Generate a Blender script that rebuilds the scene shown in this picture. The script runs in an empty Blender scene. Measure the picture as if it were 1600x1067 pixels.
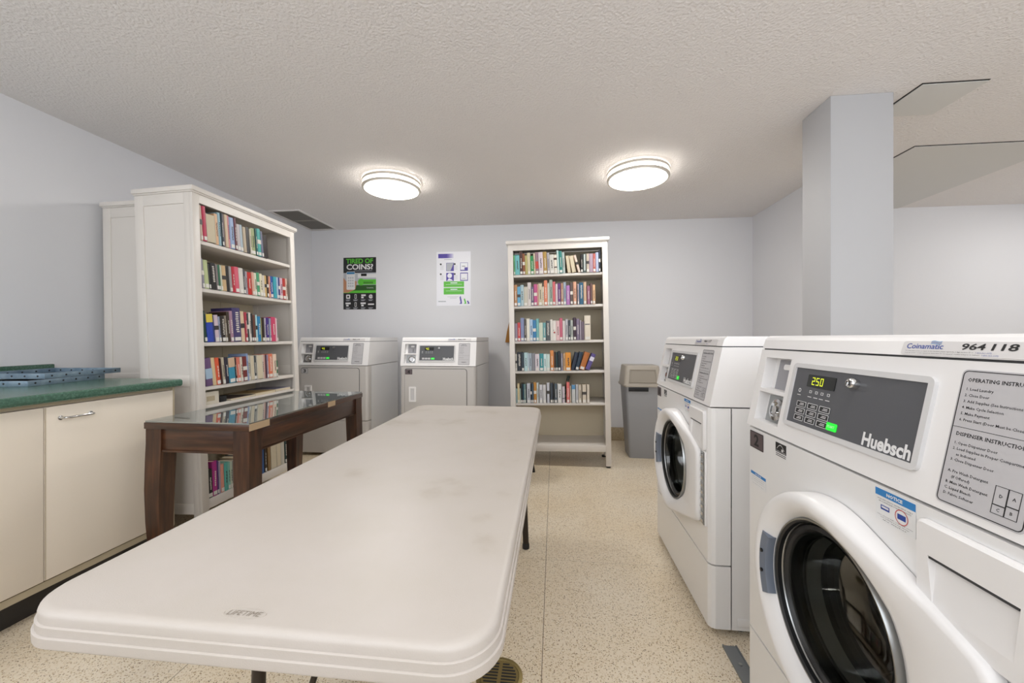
import bpy, bmesh, math, random
from mathutils import Matrix, Vector
random.seed(7)
SC = bpy.context.scene
COL = SC.collection
PI = math.pi

# ------------------------------------------------------------------ camera, world, exposure
EYE = 1.13
YAW = math.atan(66 / 610)
cd = bpy.data.cameras.new('camera'); cam = bpy.data.objects.new('camera', cd); COL.objects.link(cam)
cam.location = (0, 0, EYE); cam.rotation_euler = (PI / 2, 0, YAW)
cd.sensor_width = 36; cd.lens = 610 / 1600 * 36; cd.shift_y = -5.5 / 1600; cd.clip_start = .02
SC.camera = cam
w = bpy.data.worlds.new('world'); SC.world = w; w.use_nodes = True
w.node_tree.nodes['Background'].inputs[0].default_value = (.93, .96, 1, 1)
w.node_tree.nodes['Background'].inputs[1].default_value = 2.1
SC.view_settings.view_transform = 'Standard'; SC.view_settings.look = 'None'
SC.view_settings.gamma = 1; SC.view_settings.use_curve_mapping = False
SC.view_settings.exposure = 0.5
LAMP = 21.0           # emission of the lamp diffusers
H = 2.42              # ceiling height

# ------------------------------------------------------------------ helpers
def srgb(h):
    v = [int(h[i:i + 2], 16) / 255 for i in (0, 2, 4)]
    return [c / 12.92 if c <= .04045 else ((c + .055) / 1.055) ** 2.4 for c in v] + [1]
MATS = {}
def mat(name, hexc, rough=.5, metal=0, spec=.5, coat=0, emit=0, trans=0, ior=1.5):
    if name in MATS: return MATS[name]
    m = bpy.data.materials.new(name); m.use_nodes = True
    b = m.node_tree.nodes['Principled BSDF']
    b.inputs['Base Color'].default_value = srgb(hexc); b.inputs['Roughness'].default_value = rough
    b.inputs['Metallic'].default_value = metal; b.inputs['Specular IOR Level'].default_value = spec
    b.inputs['Coat Weight'].default_value = coat; b.inputs['Transmission Weight'].default_value = trans
    b.inputs['IOR'].default_value = ior
    if emit:
        b.inputs['Emission Color'].default_value = srgb(hexc); b.inputs['Emission Strength'].default_value = emit
    MATS[name] = m; return m
def nodes(m): return m.node_tree.nodes, m.node_tree.links, m.node_tree.nodes['Principled BSDF']
def noise_node(n, l, scale, detail=4, vec=None, mapping=None):
    tc = n.new('ShaderNodeTexCoord'); src = tc.outputs['Object']
    if mapping:
        mp = n.new('ShaderNodeMapping'); mp.inputs['Scale'].default_value = mapping
        l.new(src, mp.inputs[0]); src = mp.outputs[0]
    t = n.new('ShaderNodeTexNoise'); t.inputs['Scale'].default_value = scale; t.inputs['Detail'].default_value = detail
    l.new(src, t.inputs['Vector']); return t
def ramp(n, l, src, stops):
    r = n.new('ShaderNodeValToRGB'); l.new(src, r.inputs[0])
    e = r.color_ramp.elements
    while len(e) < len(stops): e.new(.5)
    for q, (p, c) in zip(e, stops): q.position = p; q.color = srgb(c)
    return r
def bump(m, scale, strength, dist=.01, detail=4):
    n, l, b = nodes(m); t = noise_node(n, l, scale, detail)
    bp = n.new('ShaderNodeBump'); bp.inputs['Strength'].default_value = strength; bp.inputs['Distance'].default_value = dist
    l.new(t.outputs[0], bp.inputs['Height']); l.new(bp.outputs[0], b.inputs['Normal'])
def mottled(m, scale, stops, mapping=None, detail=4):
    n, l, b = nodes(m); t = noise_node(n, l, scale, detail, mapping=mapping)
    r = ramp(n, l, t.outputs[0], stops); l.new(r.outputs[0], b.inputs['Base Color'])

class MB:
    def __init__(s): s.bm = bmesh.new(); s.mats = []
    def mi(s, m):
        if m not in s.mats: s.mats.append(m)
        return s.mats.index(m)
    def add(s, verts, faces, m, M=None, smooth=False):
        # smooth: one flag, or one per face
        k = s.mi(m); vs = [s.bm.verts.new(M @ Vector(v) if M else v) for v in verts]
        for n, f in enumerate(faces):
            try:
                q = s.bm.faces.new([vs[i] for i in f]); q.material_index = k; q.smooth = smooth[n] if isinstance(smooth, list) else smooth
            except ValueError: pass
        return vs
    def merge(s, tb, m, M=None, smooth=False):
        tb.verts.ensure_lookup_table(); tb.verts.index_update()
        s.add([v.co.copy() for v in tb.verts], [[v.index for v in f.verts] for f in tb.faces], m, M, smooth); tb.free()
    def box(s, x0, x1, y0, y1, z0, z1, m, bev=0, M=None, seg=2):
        tb = bmesh.new()
        v = [tb.verts.new((x, y, z)) for x in (x0, x1) for y in (y0, y1) for z in (z0, z1)]
        for f in ((0, 1, 3, 2), (4, 6, 7, 5), (0, 4, 5, 1), (2, 3, 7, 6), (0, 2, 6, 4), (1, 5, 7, 3)):
            tb.faces.new([v[i] for i in f])
        if bev:
            bmesh.ops.bevel(tb, geom=tb.edges[:], offset=bev, segments=seg, affect='EDGES', profile=.5)
            tb.normal_update()
            for f in tb.faces: f.smooth = max(abs(c) for c in f.normal) < .9995      # only the rounded edges
        s.merge(tb, m, M, [f.smooth for f in tb.faces])
    def prism(s, poly, axis, a, b, m, M=None, smooth=False):
        # poly: 2D points; axis 'x': (y,z), 'y': (x,z), 'z': (x,y)
        def P(p, t): return {'x': (t, p[0], p[1]), 'y': (p[0], t, p[1]), 'z': (p[0], p[1], t)}[axis]
        n = len(poly)
        s.add([P(p, a) for p in poly] + [P(p, b) for p in poly],
              [list(range(n))[::-1], list(range(n, 2 * n))] + [[i, (i + 1) % n, n + (i + 1) % n, n + i] for i in range(n)], m, M, smooth)
    def loft(s, rings, m, M=None, cap=(True, True), smooth=True, closed=True):
        n = len(rings[0]); vs = [v for r in rings for v in r]; fs = []
        for k in range(len(rings) - 1):
            for i in range(n if closed else n - 1):
                j = (i + 1) % n; fs.append([k * n + i, k * n + j, (k + 1) * n + j, (k + 1) * n + i])
        if cap[0]: fs.append(list(range(n))[::-1])
        if cap[1]: fs.append([(len(rings) - 1) * n + i for i in range(n)])
        nc = int(cap[0]) + int(cap[1])
        s.add(vs, fs, m, M, [smooth] * (len(fs) - nc) + [False] * nc)
    def lathe(s, prof, m, M=None, seg=48, cap=(False, False)):
        # axis = local z; prof: (r, z)
        s.loft([[(r * math.cos(2 * PI * i / seg), r * math.sin(2 * PI * i / seg), z) for i in range(seg)] for r, z in prof], m, M, cap)
    def cyl(s, p0, p1, r, m, seg=16, r1=None, M=None):
        p0, p1 = Vector(p0), Vector(p1); d = p1 - p0
        q = d.to_track_quat('Z', 'Y').to_matrix().to_4x4(); T = Matrix.Translation(p0) @ q
        if M: T = M @ T
        r1 = r if r1 is None else r1
        s.lathe([(r, 0), (r1, d.length)], m, T, seg, (True, True))
    def tube(s, pts, r, m, seg=12, M=None):
        pts = [Vector(p) for p in pts]; rings = []
        up = Vector((0, 0, 1))
        for i, p in enumerate(pts):
            d = (pts[min(i + 1, len(pts) - 1)] - pts[max(i - 1, 0)]).normalized()
            a = d.cross(up if abs(d.dot(up)) < .95 else Vector((1, 0, 0))).normalized(); b = d.cross(a)
            rings.append([tuple(p + a * r * math.cos(2 * PI * k / seg) + b * r * math.sin(2 * PI * k / seg)) for k in range(seg)])
        s.loft(rings, m, M)
    def text(s, body, m, M, w=None, h=None, bold=0, shear=0, size=1, align='LEFT', res=2):
        c = bpy.data.curves.new('t', 'FONT'); c.body = body; c.resolution_u = res; c.size = size
        c.offset = bold; c.shear = shear; c.align_x = align
        o = bpy.data.objects.new('t', c); COL.objects.link(o)
        me = bpy.data.meshes.new_from_object(o)
        if len(me.vertices):
            xs = [v.co.x for v in me.vertices]; ys = [v.co.y for v in me.vertices]
            sx = w / (max(xs) - min(xs)) if w else None; sy = h / (max(ys) - min(ys)) if h else None
            sx = sx or sy or 1; sy = sy or sx
            S = Matrix.Diagonal((sx, sy, 1, 1))
            if w or h: S = S @ Matrix.Translation((-min(xs), -min(ys), 0))
            s.add([v.co.copy() for v in me.vertices], [list(p.vertices) for p in me.polygons], m, M @ S)
        bpy.data.objects.remove(o); bpy.data.curves.remove(c); bpy.data.meshes.remove(me)
    def quad(s, x0, x1, y0, y1, m, M):      # in the XY plane of M
        s.add([(x0, y0, 0), (x1, y0, 0), (x1, y1, 0), (x0, y1, 0)], [(0, 1, 2, 3)], m, M)
    def plate(s, x0, x1, y0, y1, t, m, M, r=0, seg=4):   # rounded plate, from z=0 to z=t in M
        s.prism(rrect(x0, x1, y0, y1, r, seg), 'z', 0, t, m, M)
    def frame(s, x0, x1, y0, y1, wd, m, M, t=.0005, r=0):
        a = rrect(x0, x1, y0, y1, r, 4); b = rrect(x0 + wd, x1 - wd, y0 + wd, y1 - wd, max(r - wd, 0.0001) if r else 0, 4)
        n = len(a); vs = [(p[0], p[1], t) for p in a] + [(p[0], p[1], t) for p in b] + [(p[0], p[1], 0) for p in a] + [(p[0], p[1], 0) for p in b]
        fs = []
        for i in range(n):
            j = (i + 1) % n
            fs += [[i, j, n + j, n + i], [2 * n + i, 2 * n + j, j, i], [n + i, n + j, 3 * n + j, 3 * n + i]]
        s.add(vs, fs, m, M)
    def build(s, name, parent=None, loc=None, sharp=.6, mods=None, recalc=True):
        if recalc: bmesh.ops.recalc_face_normals(s.bm, faces=s.bm.faces[:])
        me = bpy.data.meshes.new(name); s.bm.to_mesh(me); s.bm.free()
        for m in s.mats: me.materials.append(m)
        if any(p.use_smooth for p in me.polygons): me.set_sharp_from_angle(angle=sharp)
        o = bpy.data.objects.new(name, me); COL.objects.link(o)
        if parent: o.parent = parent
        if loc: o.location = loc
        return o
def rrect(x0, x1, y0, y1, r, seg=4):
    if not r: return [(x0, y0), (x1, y0), (x1, y1), (x0, y1)]
    out = []
    for cx, cy, a in ((x1 - r, y0 + r, -PI / 2), (x1 - r, y1 - r, 0), (x0 + r, y1 - r, PI / 2), (x0 + r, y0 + r, PI)):
        for i in range(seg + 1):
            t = a + PI / 2 * i / seg; out.append((cx + r * math.cos(t), cy + r * math.sin(t)))
    return out
def plane_at(o, x, y):
    x = Vector(x).normalized(); y = Vector(y).normalized(); n = x.cross(y)
    M = Matrix((x, y, n)).transposed().to_4x4(); M.translation = Vector(o); return M
def empty(name, loc=(0, 0, 0), rz=0, M=None):
    o = bpy.data.objects.new(name, None); COL.objects.link(o); o.empty_display_size = .1
    if M is not None: o.matrix_world = M
    else: o.location = loc; o.rotation_euler = (0, 0, rz)
    return o
def tag(o, label, cat, group=None, kind=None):
    o['label'] = label; o['category'] = cat
    if group: o['group'] = group
    if kind: o['kind'] = kind
    return o
def struct(mb, name, label=None):
    o = mb.build(name); o['kind'] = 'structure'
    if label: o['label'] = label; o['category'] = name.split('_')[0]
    return o
def copy_tree(o, parent=None):
    c = o.copy(); COL.objects.link(c)
    if parent: c.parent = parent
    for ch in list(o.children): copy_tree(ch, c)
    return c

# ------------------------------------------------------------------ materials
M_wall = mat('wall_paint', 'dedee1', .65); bump(M_wall, 60, .08, .004)
M_ceil = mat('ceiling_stipple', 'e7e3e1', .9); bump(M_ceil, 85, .55, .012, 3)
M_pillar = mat('pillar_paint', 'b6b6b8', .6)
M_soffit = mat('smooth_ceiling', 'd6d5d2', .8)
M_floor = mat('terrazzo', 'cbb896', .32)
def terrazzo(m):
    n, l, b = nodes(m)
    tc = n.new('ShaderNodeTexCoord')
    v = n.new('ShaderNodeTexVoronoi'); v.inputs['Scale'].default_value = 225; l.new(tc.outputs['Object'], v.inputs['Vector'])
    sep = n.new('ShaderNodeSeparateColor'); l.new(v.outputs['Color'], sep.inputs[0])
    r = ramp(n, l, sep.outputs[0], [(0, '7c6446'), (.05, '9c8464'), (.12, 'c2ad8a'), (.3, 'dccdb2'), (.62, 'e9dfcc'), (1, 'f6f1e8')])
    r.color_ramp.interpolation = 'CONSTANT'
    # cement matrix between the chips
    d = n.new('ShaderNodeMath'); d.operation = 'GREATER_THAN'; d.inputs[1].default_value = .5; l.new(v.outputs['Distance'], d.inputs[0])
    mx = n.new('ShaderNodeMix'); mx.data_type = 'RGBA'; l.new(d.outputs[0], mx.inputs[0]); l.new(r.outputs[0], mx.inputs[6]); mx.inputs[7].default_value = srgb('e8dcc8')
    # broad wear
    t = noise_node(n, l, 1.6, 3); r2 = ramp(n, l, t.outputs[0], [(.35, 'f8f3ea'), (.65, 'ffffff')])
    mu = n.new('ShaderNodeMix'); mu.data_type = 'RGBA'; mu.blend_type = 'MULTIPLY'; mu.inputs[0].default_value = 1
    l.new(mx.outputs[2], mu.inputs[6]); l.new(r2.outputs[0], mu.inputs[7])
    # divider strip lines every 1.22 m
    sx = n.new('ShaderNodeSeparateXYZ'); l.new(tc.outputs['Object'], sx.inputs[0])
    prev = None
    for out, off in ((0, .042), (1, -2.0)):
        a = n.new('ShaderNodeMath'); a.operation = 'ADD'; a.inputs[1].default_value = off + 12.2; l.new(sx.outputs[out], a.inputs[0])
        p = n.new('ShaderNodeMath'); p.operation = 'PINGPONG'; p.inputs[1].default_value = .61; l.new(a.outputs[0], p.inputs[0])
        c = n.new('ShaderNodeMath'); c.operation = 'LESS_THAN'; c.inputs[1].default_value = .0014 if out == 0 else .0005; l.new(p.outputs[0], c.inputs[0])
        if prev:
            q = n.new('ShaderNodeMath'); q.operation = 'MAXIMUM'; l.new(prev, q.inputs[0]); l.new(c.outputs[0], q.inputs[1]); prev = q.outputs[0]
        else: prev = c.outputs[0]
    fin = n.new('ShaderNodeMix'); fin.data_type = 'RGBA'; l.new(prev, fin.inputs[0]); l.new(mu.outputs[2], fin.inputs[6]); fin.inputs[7].default_value = srgb('7d6f58')
    l.new(fin.outputs[2], b.inputs['Base Color'])
terrazzo(M_floor)
M_base = mat('tan_cove_base', 'b3a184', .5); mottled(M_base, 90, [(.3, '9c8a6c'), (.7, 'bfae90')])
M_enamel = mat('white_enamel', 'e9e8e7', .28, coat=.3)
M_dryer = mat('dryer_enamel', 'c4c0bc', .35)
M_plastic = mat('white_plastic', 'eae8e7', .35)
M_bezel = mat('light_grey_plastic', 'd0cfcf', .4)
M_dark = mat('charcoal_panel', '55565a', .42)
M_led = mat('display_black', '141512', .2)
M_digit = mat('display_digits', 'c8d22c', .5, emit=.7)
M_stick = mat('sticker_white', 'd6d3d2', .4)
M_go = mat('green_button', '22d436', .4, emit=.5)
M_white = mat('printed_white', 'e4e4e4', .5)
M_ink = mat('printed_black', '19191b', .5)
M_label = mat('grey_label', 'bdbbbd', .45)
M_blue = mat('logo_blue', '27459a', .5)
M_cyan = mat('logo_light_blue', '3f8fc4', .5)
M_red = mat('printed_red', 'c43a3a', .5)
M_chrome = mat('chrome', 'd4d4d4', .12, 1)
M_steel = mat('steel', 'a4a6a6', .3, 1)
M_drum = mat('drum_steel', 'c2c2bf', .3, .85)
M_rubber = mat('grey_rubber', '3c3d3f', .45)
M_seal = mat('door_seal_grey', '77787a', .4)
M_black = mat('black_plastic', '17181a', .4)
M_slate = mat('grey_blue_plastic', '6e7684', .35)
M_glass = mat('door_glass', 'dde0d8', .02, trans=1, ior=1.7)
M_tile = mat('number_tile', '6b5f62', .35, .4)
M_cream = mat('cream_laminate', 'e9dfd0', .38)
M_edge = mat('beige_edge', 'b5a88e', .5)
M_kick = mat('black_toe_kick', '2b2826', .45)
M_green = mat('green_countertop', '3f6a55', .22); mottled(M_green, 140, [(.3, '3a594b'), (.55, '486b5a'), (.75, '5f8070')])
M_tray = mat('grey_blue_metal', '7f93a3', .42, .35); mottled(M_tray, 25, [(.3, '6f8597'), (.7, '8fa2b0')])
M_wood = mat('dark_stained_wood', '4a2f20', .35, coat=.2); mottled(M_wood, 6, [(.3, '28140b'), (.5, '3c2213'), (.75, '573520')], mapping=(8, 8, .8))
M_woodx = mat('dark_stained_wood_rail', '4a2f20', .35, coat=.2); mottled(M_woodx, 6, [(.3, '28140b'), (.5, '3c2213'), (.75, '573520')], mapping=(.8, .8, 8))
M_tglass = mat('table_glass', 'a6acaa', .015, metal=.75)
M_tape = mat('tan_tape', 'b49b7c', .6)
M_table = mat('ivory_plastic', 'd3c9bb', .42)
def table_plastic(m):
    n, l, b = nodes(m)
    t = noise_node(n, l, 5, 6); r = ramp(n, l, t.outputs[0], [(.25, 'b0a69a'), (.4, 'bfb7ae'), (.7, 'c3bbb4')]); l.new(r.outputs[0], b.inputs['Base Color'])
    t2 = noise_node(n, l, 420, 2); bp = n.new('ShaderNodeBump'); bp.inputs['Strength'].default_value = .12; bp.inputs['Distance'].default_value = .002
    l.new(t2.outputs[0], bp.inputs['Height']); l.new(bp.outputs[0], b.inputs['Normal'])
table_plastic(M_table)
M_tmark = mat('stamped_logo', 'bdb4aa', .5)
M_leg = mat('brown_steel', '3a322b', .4, .5)
M_case = mat('white_bookcase_paint', 'd8d2cb', .42)
M_caseback = mat('bookcase_back_board', 'cfc3aa', .6)
M_page = mat('book_pages', 'cbbfa6', .8); 
M_sticker = mat('spine_sticker', 'd9d6d0', .6)
M_bin = mat('bin_grey', '97989b', .45)
M_lid = mat('bin_lid_taupe', 'a69e92', .45)
M_nickel = mat('brushed_nickel', 'cbc4ba', .4, .3)
M_diff = mat('lamp_diffuser', 'fffdf9', .5, emit=1)
M_vent = mat('vent_grey', 'a39d95', .5)
M_ventb = mat('vent_backing_grey', '4c4945', .6)
M_brass = mat('drain_brass', '8a7a4e', .45, .7)
M_rail = mat('galvanised_steel', '8b8f92', .42, .7)
M_gap = mat('joint_shadow_line', '2c2a28', .9)
M_broom = mat('broom_bristle', '9a6a2c', .8)
# ------------------------------------------------------------------ the room
XL, XR, YB, YF = -2.90, 5.2, 4.41, -.7
m = MB(); m.box(XL - .1, XR + .1, YF - .1, YB + .1, -.1, 0, M_floor); struct(m, 'floor')
m = MB(); m.box(XL - .1, XR + .1, YF - .1, YB + .1, H, H + .1, M_ceil); struct(m, 'ceiling')
m = MB(); m.box(XL - .1, XL, YF - .1, YB + .1, 0, H, M_wall); struct(m, 'wall_left')
m = MB(); m.box(XL, 2.16, YB, YB + .1, 0, H, M_wall); struct(m, 'wall_back')
m = MB(); m.box(2.16, XR, 4.26, YB + .1, 0, H, M_wall); struct(m, 'wall_alcove')
m = MB(); m.box(2.10, 2.16, 3.2, YB, 0, H, M_wall); struct(m, 'wall_right')
m = MB(); m.box(XR, XR + .1, YF - .1, YB, 0, H, M_wall); struct(m, 'wall_far')  # unseen right wall, put in to cut ambient light on alcove and pillar
m = MB(); m.box(XL, XR, YF - .1, YF, 0, 1.0, M_wall); struct(m, 'wall_light_block')  # unseen half wall, added to shade the near edge of the folding table
m = MB(); m.box(1.463, 1.769, 2.249, 2.49, 0, H, M_pillar, .004); struct(m, 'wall_pillar')
m = MB(); m.box(XL, 2.10, YB - .014, YB, 0, .145, M_base, .004); struct(m, 'baseboard_back')
m = MB(); m.box(XL, XL + .014, YF, YB - .014, 0, .145, M_base, .004); struct(m, 'baseboard_left')
# smooth ceiling panels edged by dark strips in place of a shaded gap, to the right of the pillar
for nm, (x0, x1, y0, y1) in (('trim_1', (2.414, 3.386, 2.905, 4.26)), ('trim_2', (1.86, 2.16, 2.195, 2.49))):
    m = MB(); m.box(x0, x1, y0, y1, H - .006, H, M_soffit); m.box(x0 - .007, x1, y0 - .007, y0, H - .003, H, M_gap); m.box(x0 - .007, x0, y0, y1, H - .003, H, M_gap); struct(m, nm)

# ------------------------------------------------------------------ ceiling lamps
def ceiling_lamp(loc, label, power=1.0):
    dm = mat('lamp_diffuser_%g' % power, 'fffdf9', .5, emit=LAMP * power)
    t = empty('ceiling_light', loc); tag(t, label, 'ceiling light', 'round ceiling lights')
    m = MB(); m.lathe([(.0, -.004), (.20, -.004), (.205, -.02), (.205, 0), (0, 0)], M_plastic); m.build('base_plate', t)
    sm_ = mat('lamp_side_%g' % power, 'fffdf9', .5, emit=LAMP * power * .38)
    m = MB(); m.lathe([(.205, -.012), (.207, -.03), (.206, -.066)], sm_, seg=64); m.lathe([(.206, -.066), (.2, -.078), (.17, -.09), (.11, -.097), (.05, -.1), (.002, -.1)], dm, seg=64, cap=(False, True)); m.build('diffuser', t)
    for z in (-.022, -.068):
        m = MB(); m.lathe([(.215, z - .010), (.229, z - .010), (.232, z), (.229, z + .010), (.215, z + .010), (.212, z), (.215, z - .010)], M_nickel, seg=64); m.build('trim_ring', t)
    for k in range(3):
        a = 2 * PI * k / 3 - .9; c, s = math.cos(a), math.sin(a)
        m = MB(); m.cyl((.221 * c, .221 * s, -.068), (.221 * c, .221 * s, -.004), .0035, M_nickel, 8); m.build('ring_post', t)
    return t
ceiling_lamp((-1.329, 3.086, H), 'round ceiling light nearer the vent, above the left dryers')
ceiling_lamp((.638, 3.086, H), 'round ceiling light in front of the right bookcase')
ceiling_lamp((-1.329, .45, H), 'unseen ceiling light added for fill, over the green counter end of the folding table', .4)  # added fill lamp, out of view
ceiling_lamp((.638, .45, H), 'unseen ceiling light added for fill above the nearer washing machine', .4)  # another lamp added out of view to brighten the near room
ceiling_lamp((4.35, 3.3, H), 'round ceiling light in the alcove right of the pillar', .65)
ceiling_lamp((3.2, .4, H), 'unseen ceiling light added for fill behind the washing machines', .4)  # unseen lamp put in as fill on the right side

# ceiling vent
t = empty('ceiling_vent', (-2.71, 4.01, H)); tag(t, 'grey slatted air vent in the ceiling corner above the left bookcase', 'vent')
m = MB(); m.frame(-.165, .165, -.35, .35, .022, M_ceil, Matrix.Rotation(PI, 4, 'X'), t=.01); m.build('vent_frame', t)
m = MB(); m.box(-.143, .143, -.328, .328, -.002, -.001, M_ventb); m.build('vent_backing', t)
m = MB(); m.box(-.143, .143, -.008, .008, -.009, -.002, M_vent); m.build('cross_bar', t)
for s in (-1, 1):
    m = MB()
    for k in range(13):
        x = -.135 + k * .0225
        m.add([(x - .009, s * .01, -.0065), (x - .009, s * .326, -.0065), (x + .009, s * .326, -.0095), (x + .009, s * .01, -.0095)], [(0, 1, 2, 3)], M_vent)
    m.build('louvre_panel', t)

# ------------------------------------------------------------------ laundry machines
def hull_door(R, hx, h0, h1, n=72):
    # outline of a circle joined to a hinge edge at x=hx between h0 and h1, sampled by angle
    import bisect
    pts = [(R * math.cos(2 * PI * i / 180), R * math.sin(2 * PI * i / 180)) for i in range(180)] + [(hx, h1), (hx, h0)]
    pts = sorted(pts)
    def half(ps):
        o = []
        for p in ps:
            while len(o) > 1 and (o[-1][0] - o[-2][0]) * (p[1] - o[-2][1]) - (o[-1][1] - o[-2][1]) * (p[0] - o[-2][0]) <= 0: o.pop()
            o.append(p)
        return o[:-1]
    hl = half(pts) + half(pts[::-1])
    out = []
    for i in range(n):
        a = 2 * PI * i / n; d = (math.cos(a), math.sin(a)); best = R
        for k in range(len(hl)):
            p, q = hl[k], hl[(k + 1) % len(hl)]
            e = (q[0] - p[0], q[1] - p[1]); den = d[0] * e[1] - d[1] * e[0]
            if abs(den) < 1e-9: continue
            tt = (p[0] * e[1] - p[1] * e[0]) / den; u = (p[0] * d[1] - p[1] * d[0]) / den
            if tt > 0 and -1e-6 <= u <= 1 + 1e-6: best = max(best, tt)
        out.append((best, a))
    return out
SEG = {'0': 'abcdef', '2': 'abged', '4': 'fgbc', '5': 'afgcd'}
def digits(m, s, x, y, w, h, M, mm):
    t = w * .2
    for i, ch in enumerate(s):
        X = x + i * w * 1.45
        R = {'a': (0, w, h - t, h), 'd': (0, w, 0, t), 'g': (0, w, h / 2 - t / 2, h / 2 + t / 2), 'f': (0, t, h / 2, h), 'b': (w - t, w, h / 2, h), 'e': (0, t, 0, h / 2), 'c': (w - t, w, 0, h / 2)}
        for q in SEG[ch]: m.quad(X + R[q][0], X + R[q][1], y + R[q][2], y + R[q][3], mm, M)
ZC, ZT = .869, 1.095        # console bottom and top
def machine(name, W, D, number, washer, code, label, loc, rz, detail=True):
    t = empty(name, loc, rz); tag(t, label, 'washing machine' if washer else 'dryer', 'washing machines' if washer else 'dryers')
    k = W / .77
    MC = plane_at((0, 0, .866), (1, 0, 0), (0, .2, 1))         # console face, x = u, y = distance up the slope
    q = 1.0198
    def V(z): return (z - .866) * q
    def off(M, d): return M @ Matrix.Translation((0, 0, d))
    # feet and cabinet
    for fx in (.06, W - .06):
        for fy in (.13, D - .07):
            m = MB(); m.cyl((fx, fy, 0), (fx, fy, .034), .022, M_black, 12); m.build('foot', t)
    m = MB(); T = .004
    m.box(0, T, .08, D, .03, .864, M_enamel); m.box(W - T, W, .08, D, .03, .864, M_enamel)
    m.box(T, W - T, D - T, D, .03, .864, M_enamel); m.box(T, W - T, .08, D - T, .03, .034, M_enamel); m.box(T, W - T, .08, D - T, .86, .864, M_enamel)
    c = m.build('cabinet', t)
    if washer:
        for u in (.0, W):
            m = MB(); s = -1 if u == 0 else 1
            m.box(u - .002 if s < 0 else u, u if s < 0 else u + .002, .1, .34, .045, .075, M_enamel, .0008); m.cyl((u, .16, .06), (u + s * .005, .16, .06), .007, M_steel, 10)
            m.build('access_strip', c)
    # console
    m = MB()
    def yk(z): return (z - .866) * .2
    prof = lambda d: [(yk(ZC) + d, ZC), (yk(ZT) + d, ZT), (D, ZT), (D, ZC)]
    ul, ur = .034 * k, .155 * k
    for a, b in ((.0, ul), (ur, W)): m.prism(prof(0), 'x', a, b, M_plastic)
    m.prism(prof(.03), 'x', ul, ur, M_plastic)
    for z0, z1 in ((ZC, .892), (.974, .984), (1.073, ZT)):
        m.prism([(yk(z0), z0), (yk(z1), z1), (yk(z1) + .03, z1), (yk(z0) + .03, z0)], 'x', ul, ur, M_plastic)
    cons = m.build('console', t)
    # coin slot and coin drawer inside the recess
    MR = off(MC, -.029)
    m = MB(); m.plate(.06 * k, .154 * k, V(.985), V(1.072), .004, mat('coin_plate_grey', '97969a', .4), MR); m.plate(.09 * k, .125 * k, V(1.045), V(1.06), .008, M_plastic, MR, .006 * k)
    m.box(.112 * k, .116 * k, V(1.0), V(1.03), .003, .005, M_black, M=MR); m.build('coin_slot', cons)
    m = MB(); m.plate(.05 * k, .152 * k, V(.895), V(.97), .006, M_steel, MR)
    m.lathe([(.03, .004), (.03, .016), (.022, .018), (.021, .012), (.011, .012), (.011, .02), (.001, .02)], M_chrome, MR @ Matrix.Translation((.108 * k, V(.933), 0)), 24); m.build('coin_box', cons)
    # bezel, panel and controls
    m = MB(); m.frame(.183 * k, .559 * k, V(.909), V(1.065), .011 * k, M_bezel, MC, t=.007, r=.012); m.build('panel_bezel', cons)
    m = MB(); m.plate(.19 * k, .553 * k, V(.914), V(1.06), .0035, M_dark, MC, .006); pan = m.build('control_panel', cons)
    S = off(MC, .0037)
    m = MB(); m.plate(.245 * k, .338 * k, V(1.012), V(1.041), .0012, M_led, S, .002)
    if washer: digits(m, '250', .262 * k, V(1.0175), .0098, .018, off(S, .0016), M_digit)
    else:
        digits(m, '45', .258 * k, V(1.0175), .0115, .019, off(S, .0016), M_digit)
    m.build('display', pan)
    m = MB()
    for i, u in enumerate((.222, .262, .283, .302, .323)):
        if i == 0: m.lathe([(.003, 0), (.005, 0)], M_white, off(S, .0003) @ Matrix.Translation((u * k, V(1.0), 0)), 12)
        else: m.frame((u - .004) * k, (u + .004) * k, V(.998), V(1.004), .001, M_white, S, .0003)
        m.quad((u - .007) * k, (u + .007) * k, V(.988), V(.9895), M_white, off(S, .0003))
    m.build('indicator_symbols', pan)
    if washer:
        for r in range(3):
            for cc in range(3):
                u0, z0 = .222 + cc * .041, .968 - r * .0165
                m = MB(); m.plate(u0 * k, (u0 + .034) * k, V(z0 - .0065), V(z0 + .0065), .0008, M_black, S, .002)
                m.frame(u0 * k, (u0 + .034) * k, V(z0 - .0065), V(z0 + .0065), .0011, M_white, S, .0011, .002)
                m.quad((u0 + .01) * k, (u0 + .027) * k, V(z0 - .0022), V(z0 - .0008), M_white, off(S, .001)); m.quad((u0 + .013) * k, (u0 + .027) * k, V(z0 + .001), V(z0 + .0024), M_white, off(S, .001))
                m.build('button', pan)
    else:
        for cc in range(3):
            u0 = .222 + cc * .03
            m = MB(); m.plate(u0 * k, (u0 + .025) * k, V(.928), V(.945), .0008, M_label, S, .002); m.build('button', pan)
    m = MB(); m.plate(.337 * k if washer else .315 * k, .368 * k if washer else .35 * k, V(.928), V(.945), .0012, M_go, S, .003)
    m.text('START', M_white, off(S, .0014) @ Matrix.Translation((.34 * k if washer else .32 * k, V(.934), 0)), .022 * k); m.build('start_button', pan)
    m = MB(); m.lathe([(.011, 0), (.011, .012), (.009, .015), (.007, .0155), (.0065, .013), (.001, .013)], M_chrome, S @ Matrix.Translation((.394 * k, V(1.034), 0)), 24)
    m.box(-.0012, .0012, -.005, .005, .0132, .0136, M_black, M=S @ Matrix.Translation((.394 * k, V(1.034), 0))); m.build('key_lock', pan)
    m = MB(); m.text('Huebsch', M_white, off(S, .0004) @ Matrix.Translation((.438 * k, V(.922), 0)), .104 * k, .026, bold=.036, res=4); m.build('brand_lettering', pan)
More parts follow.
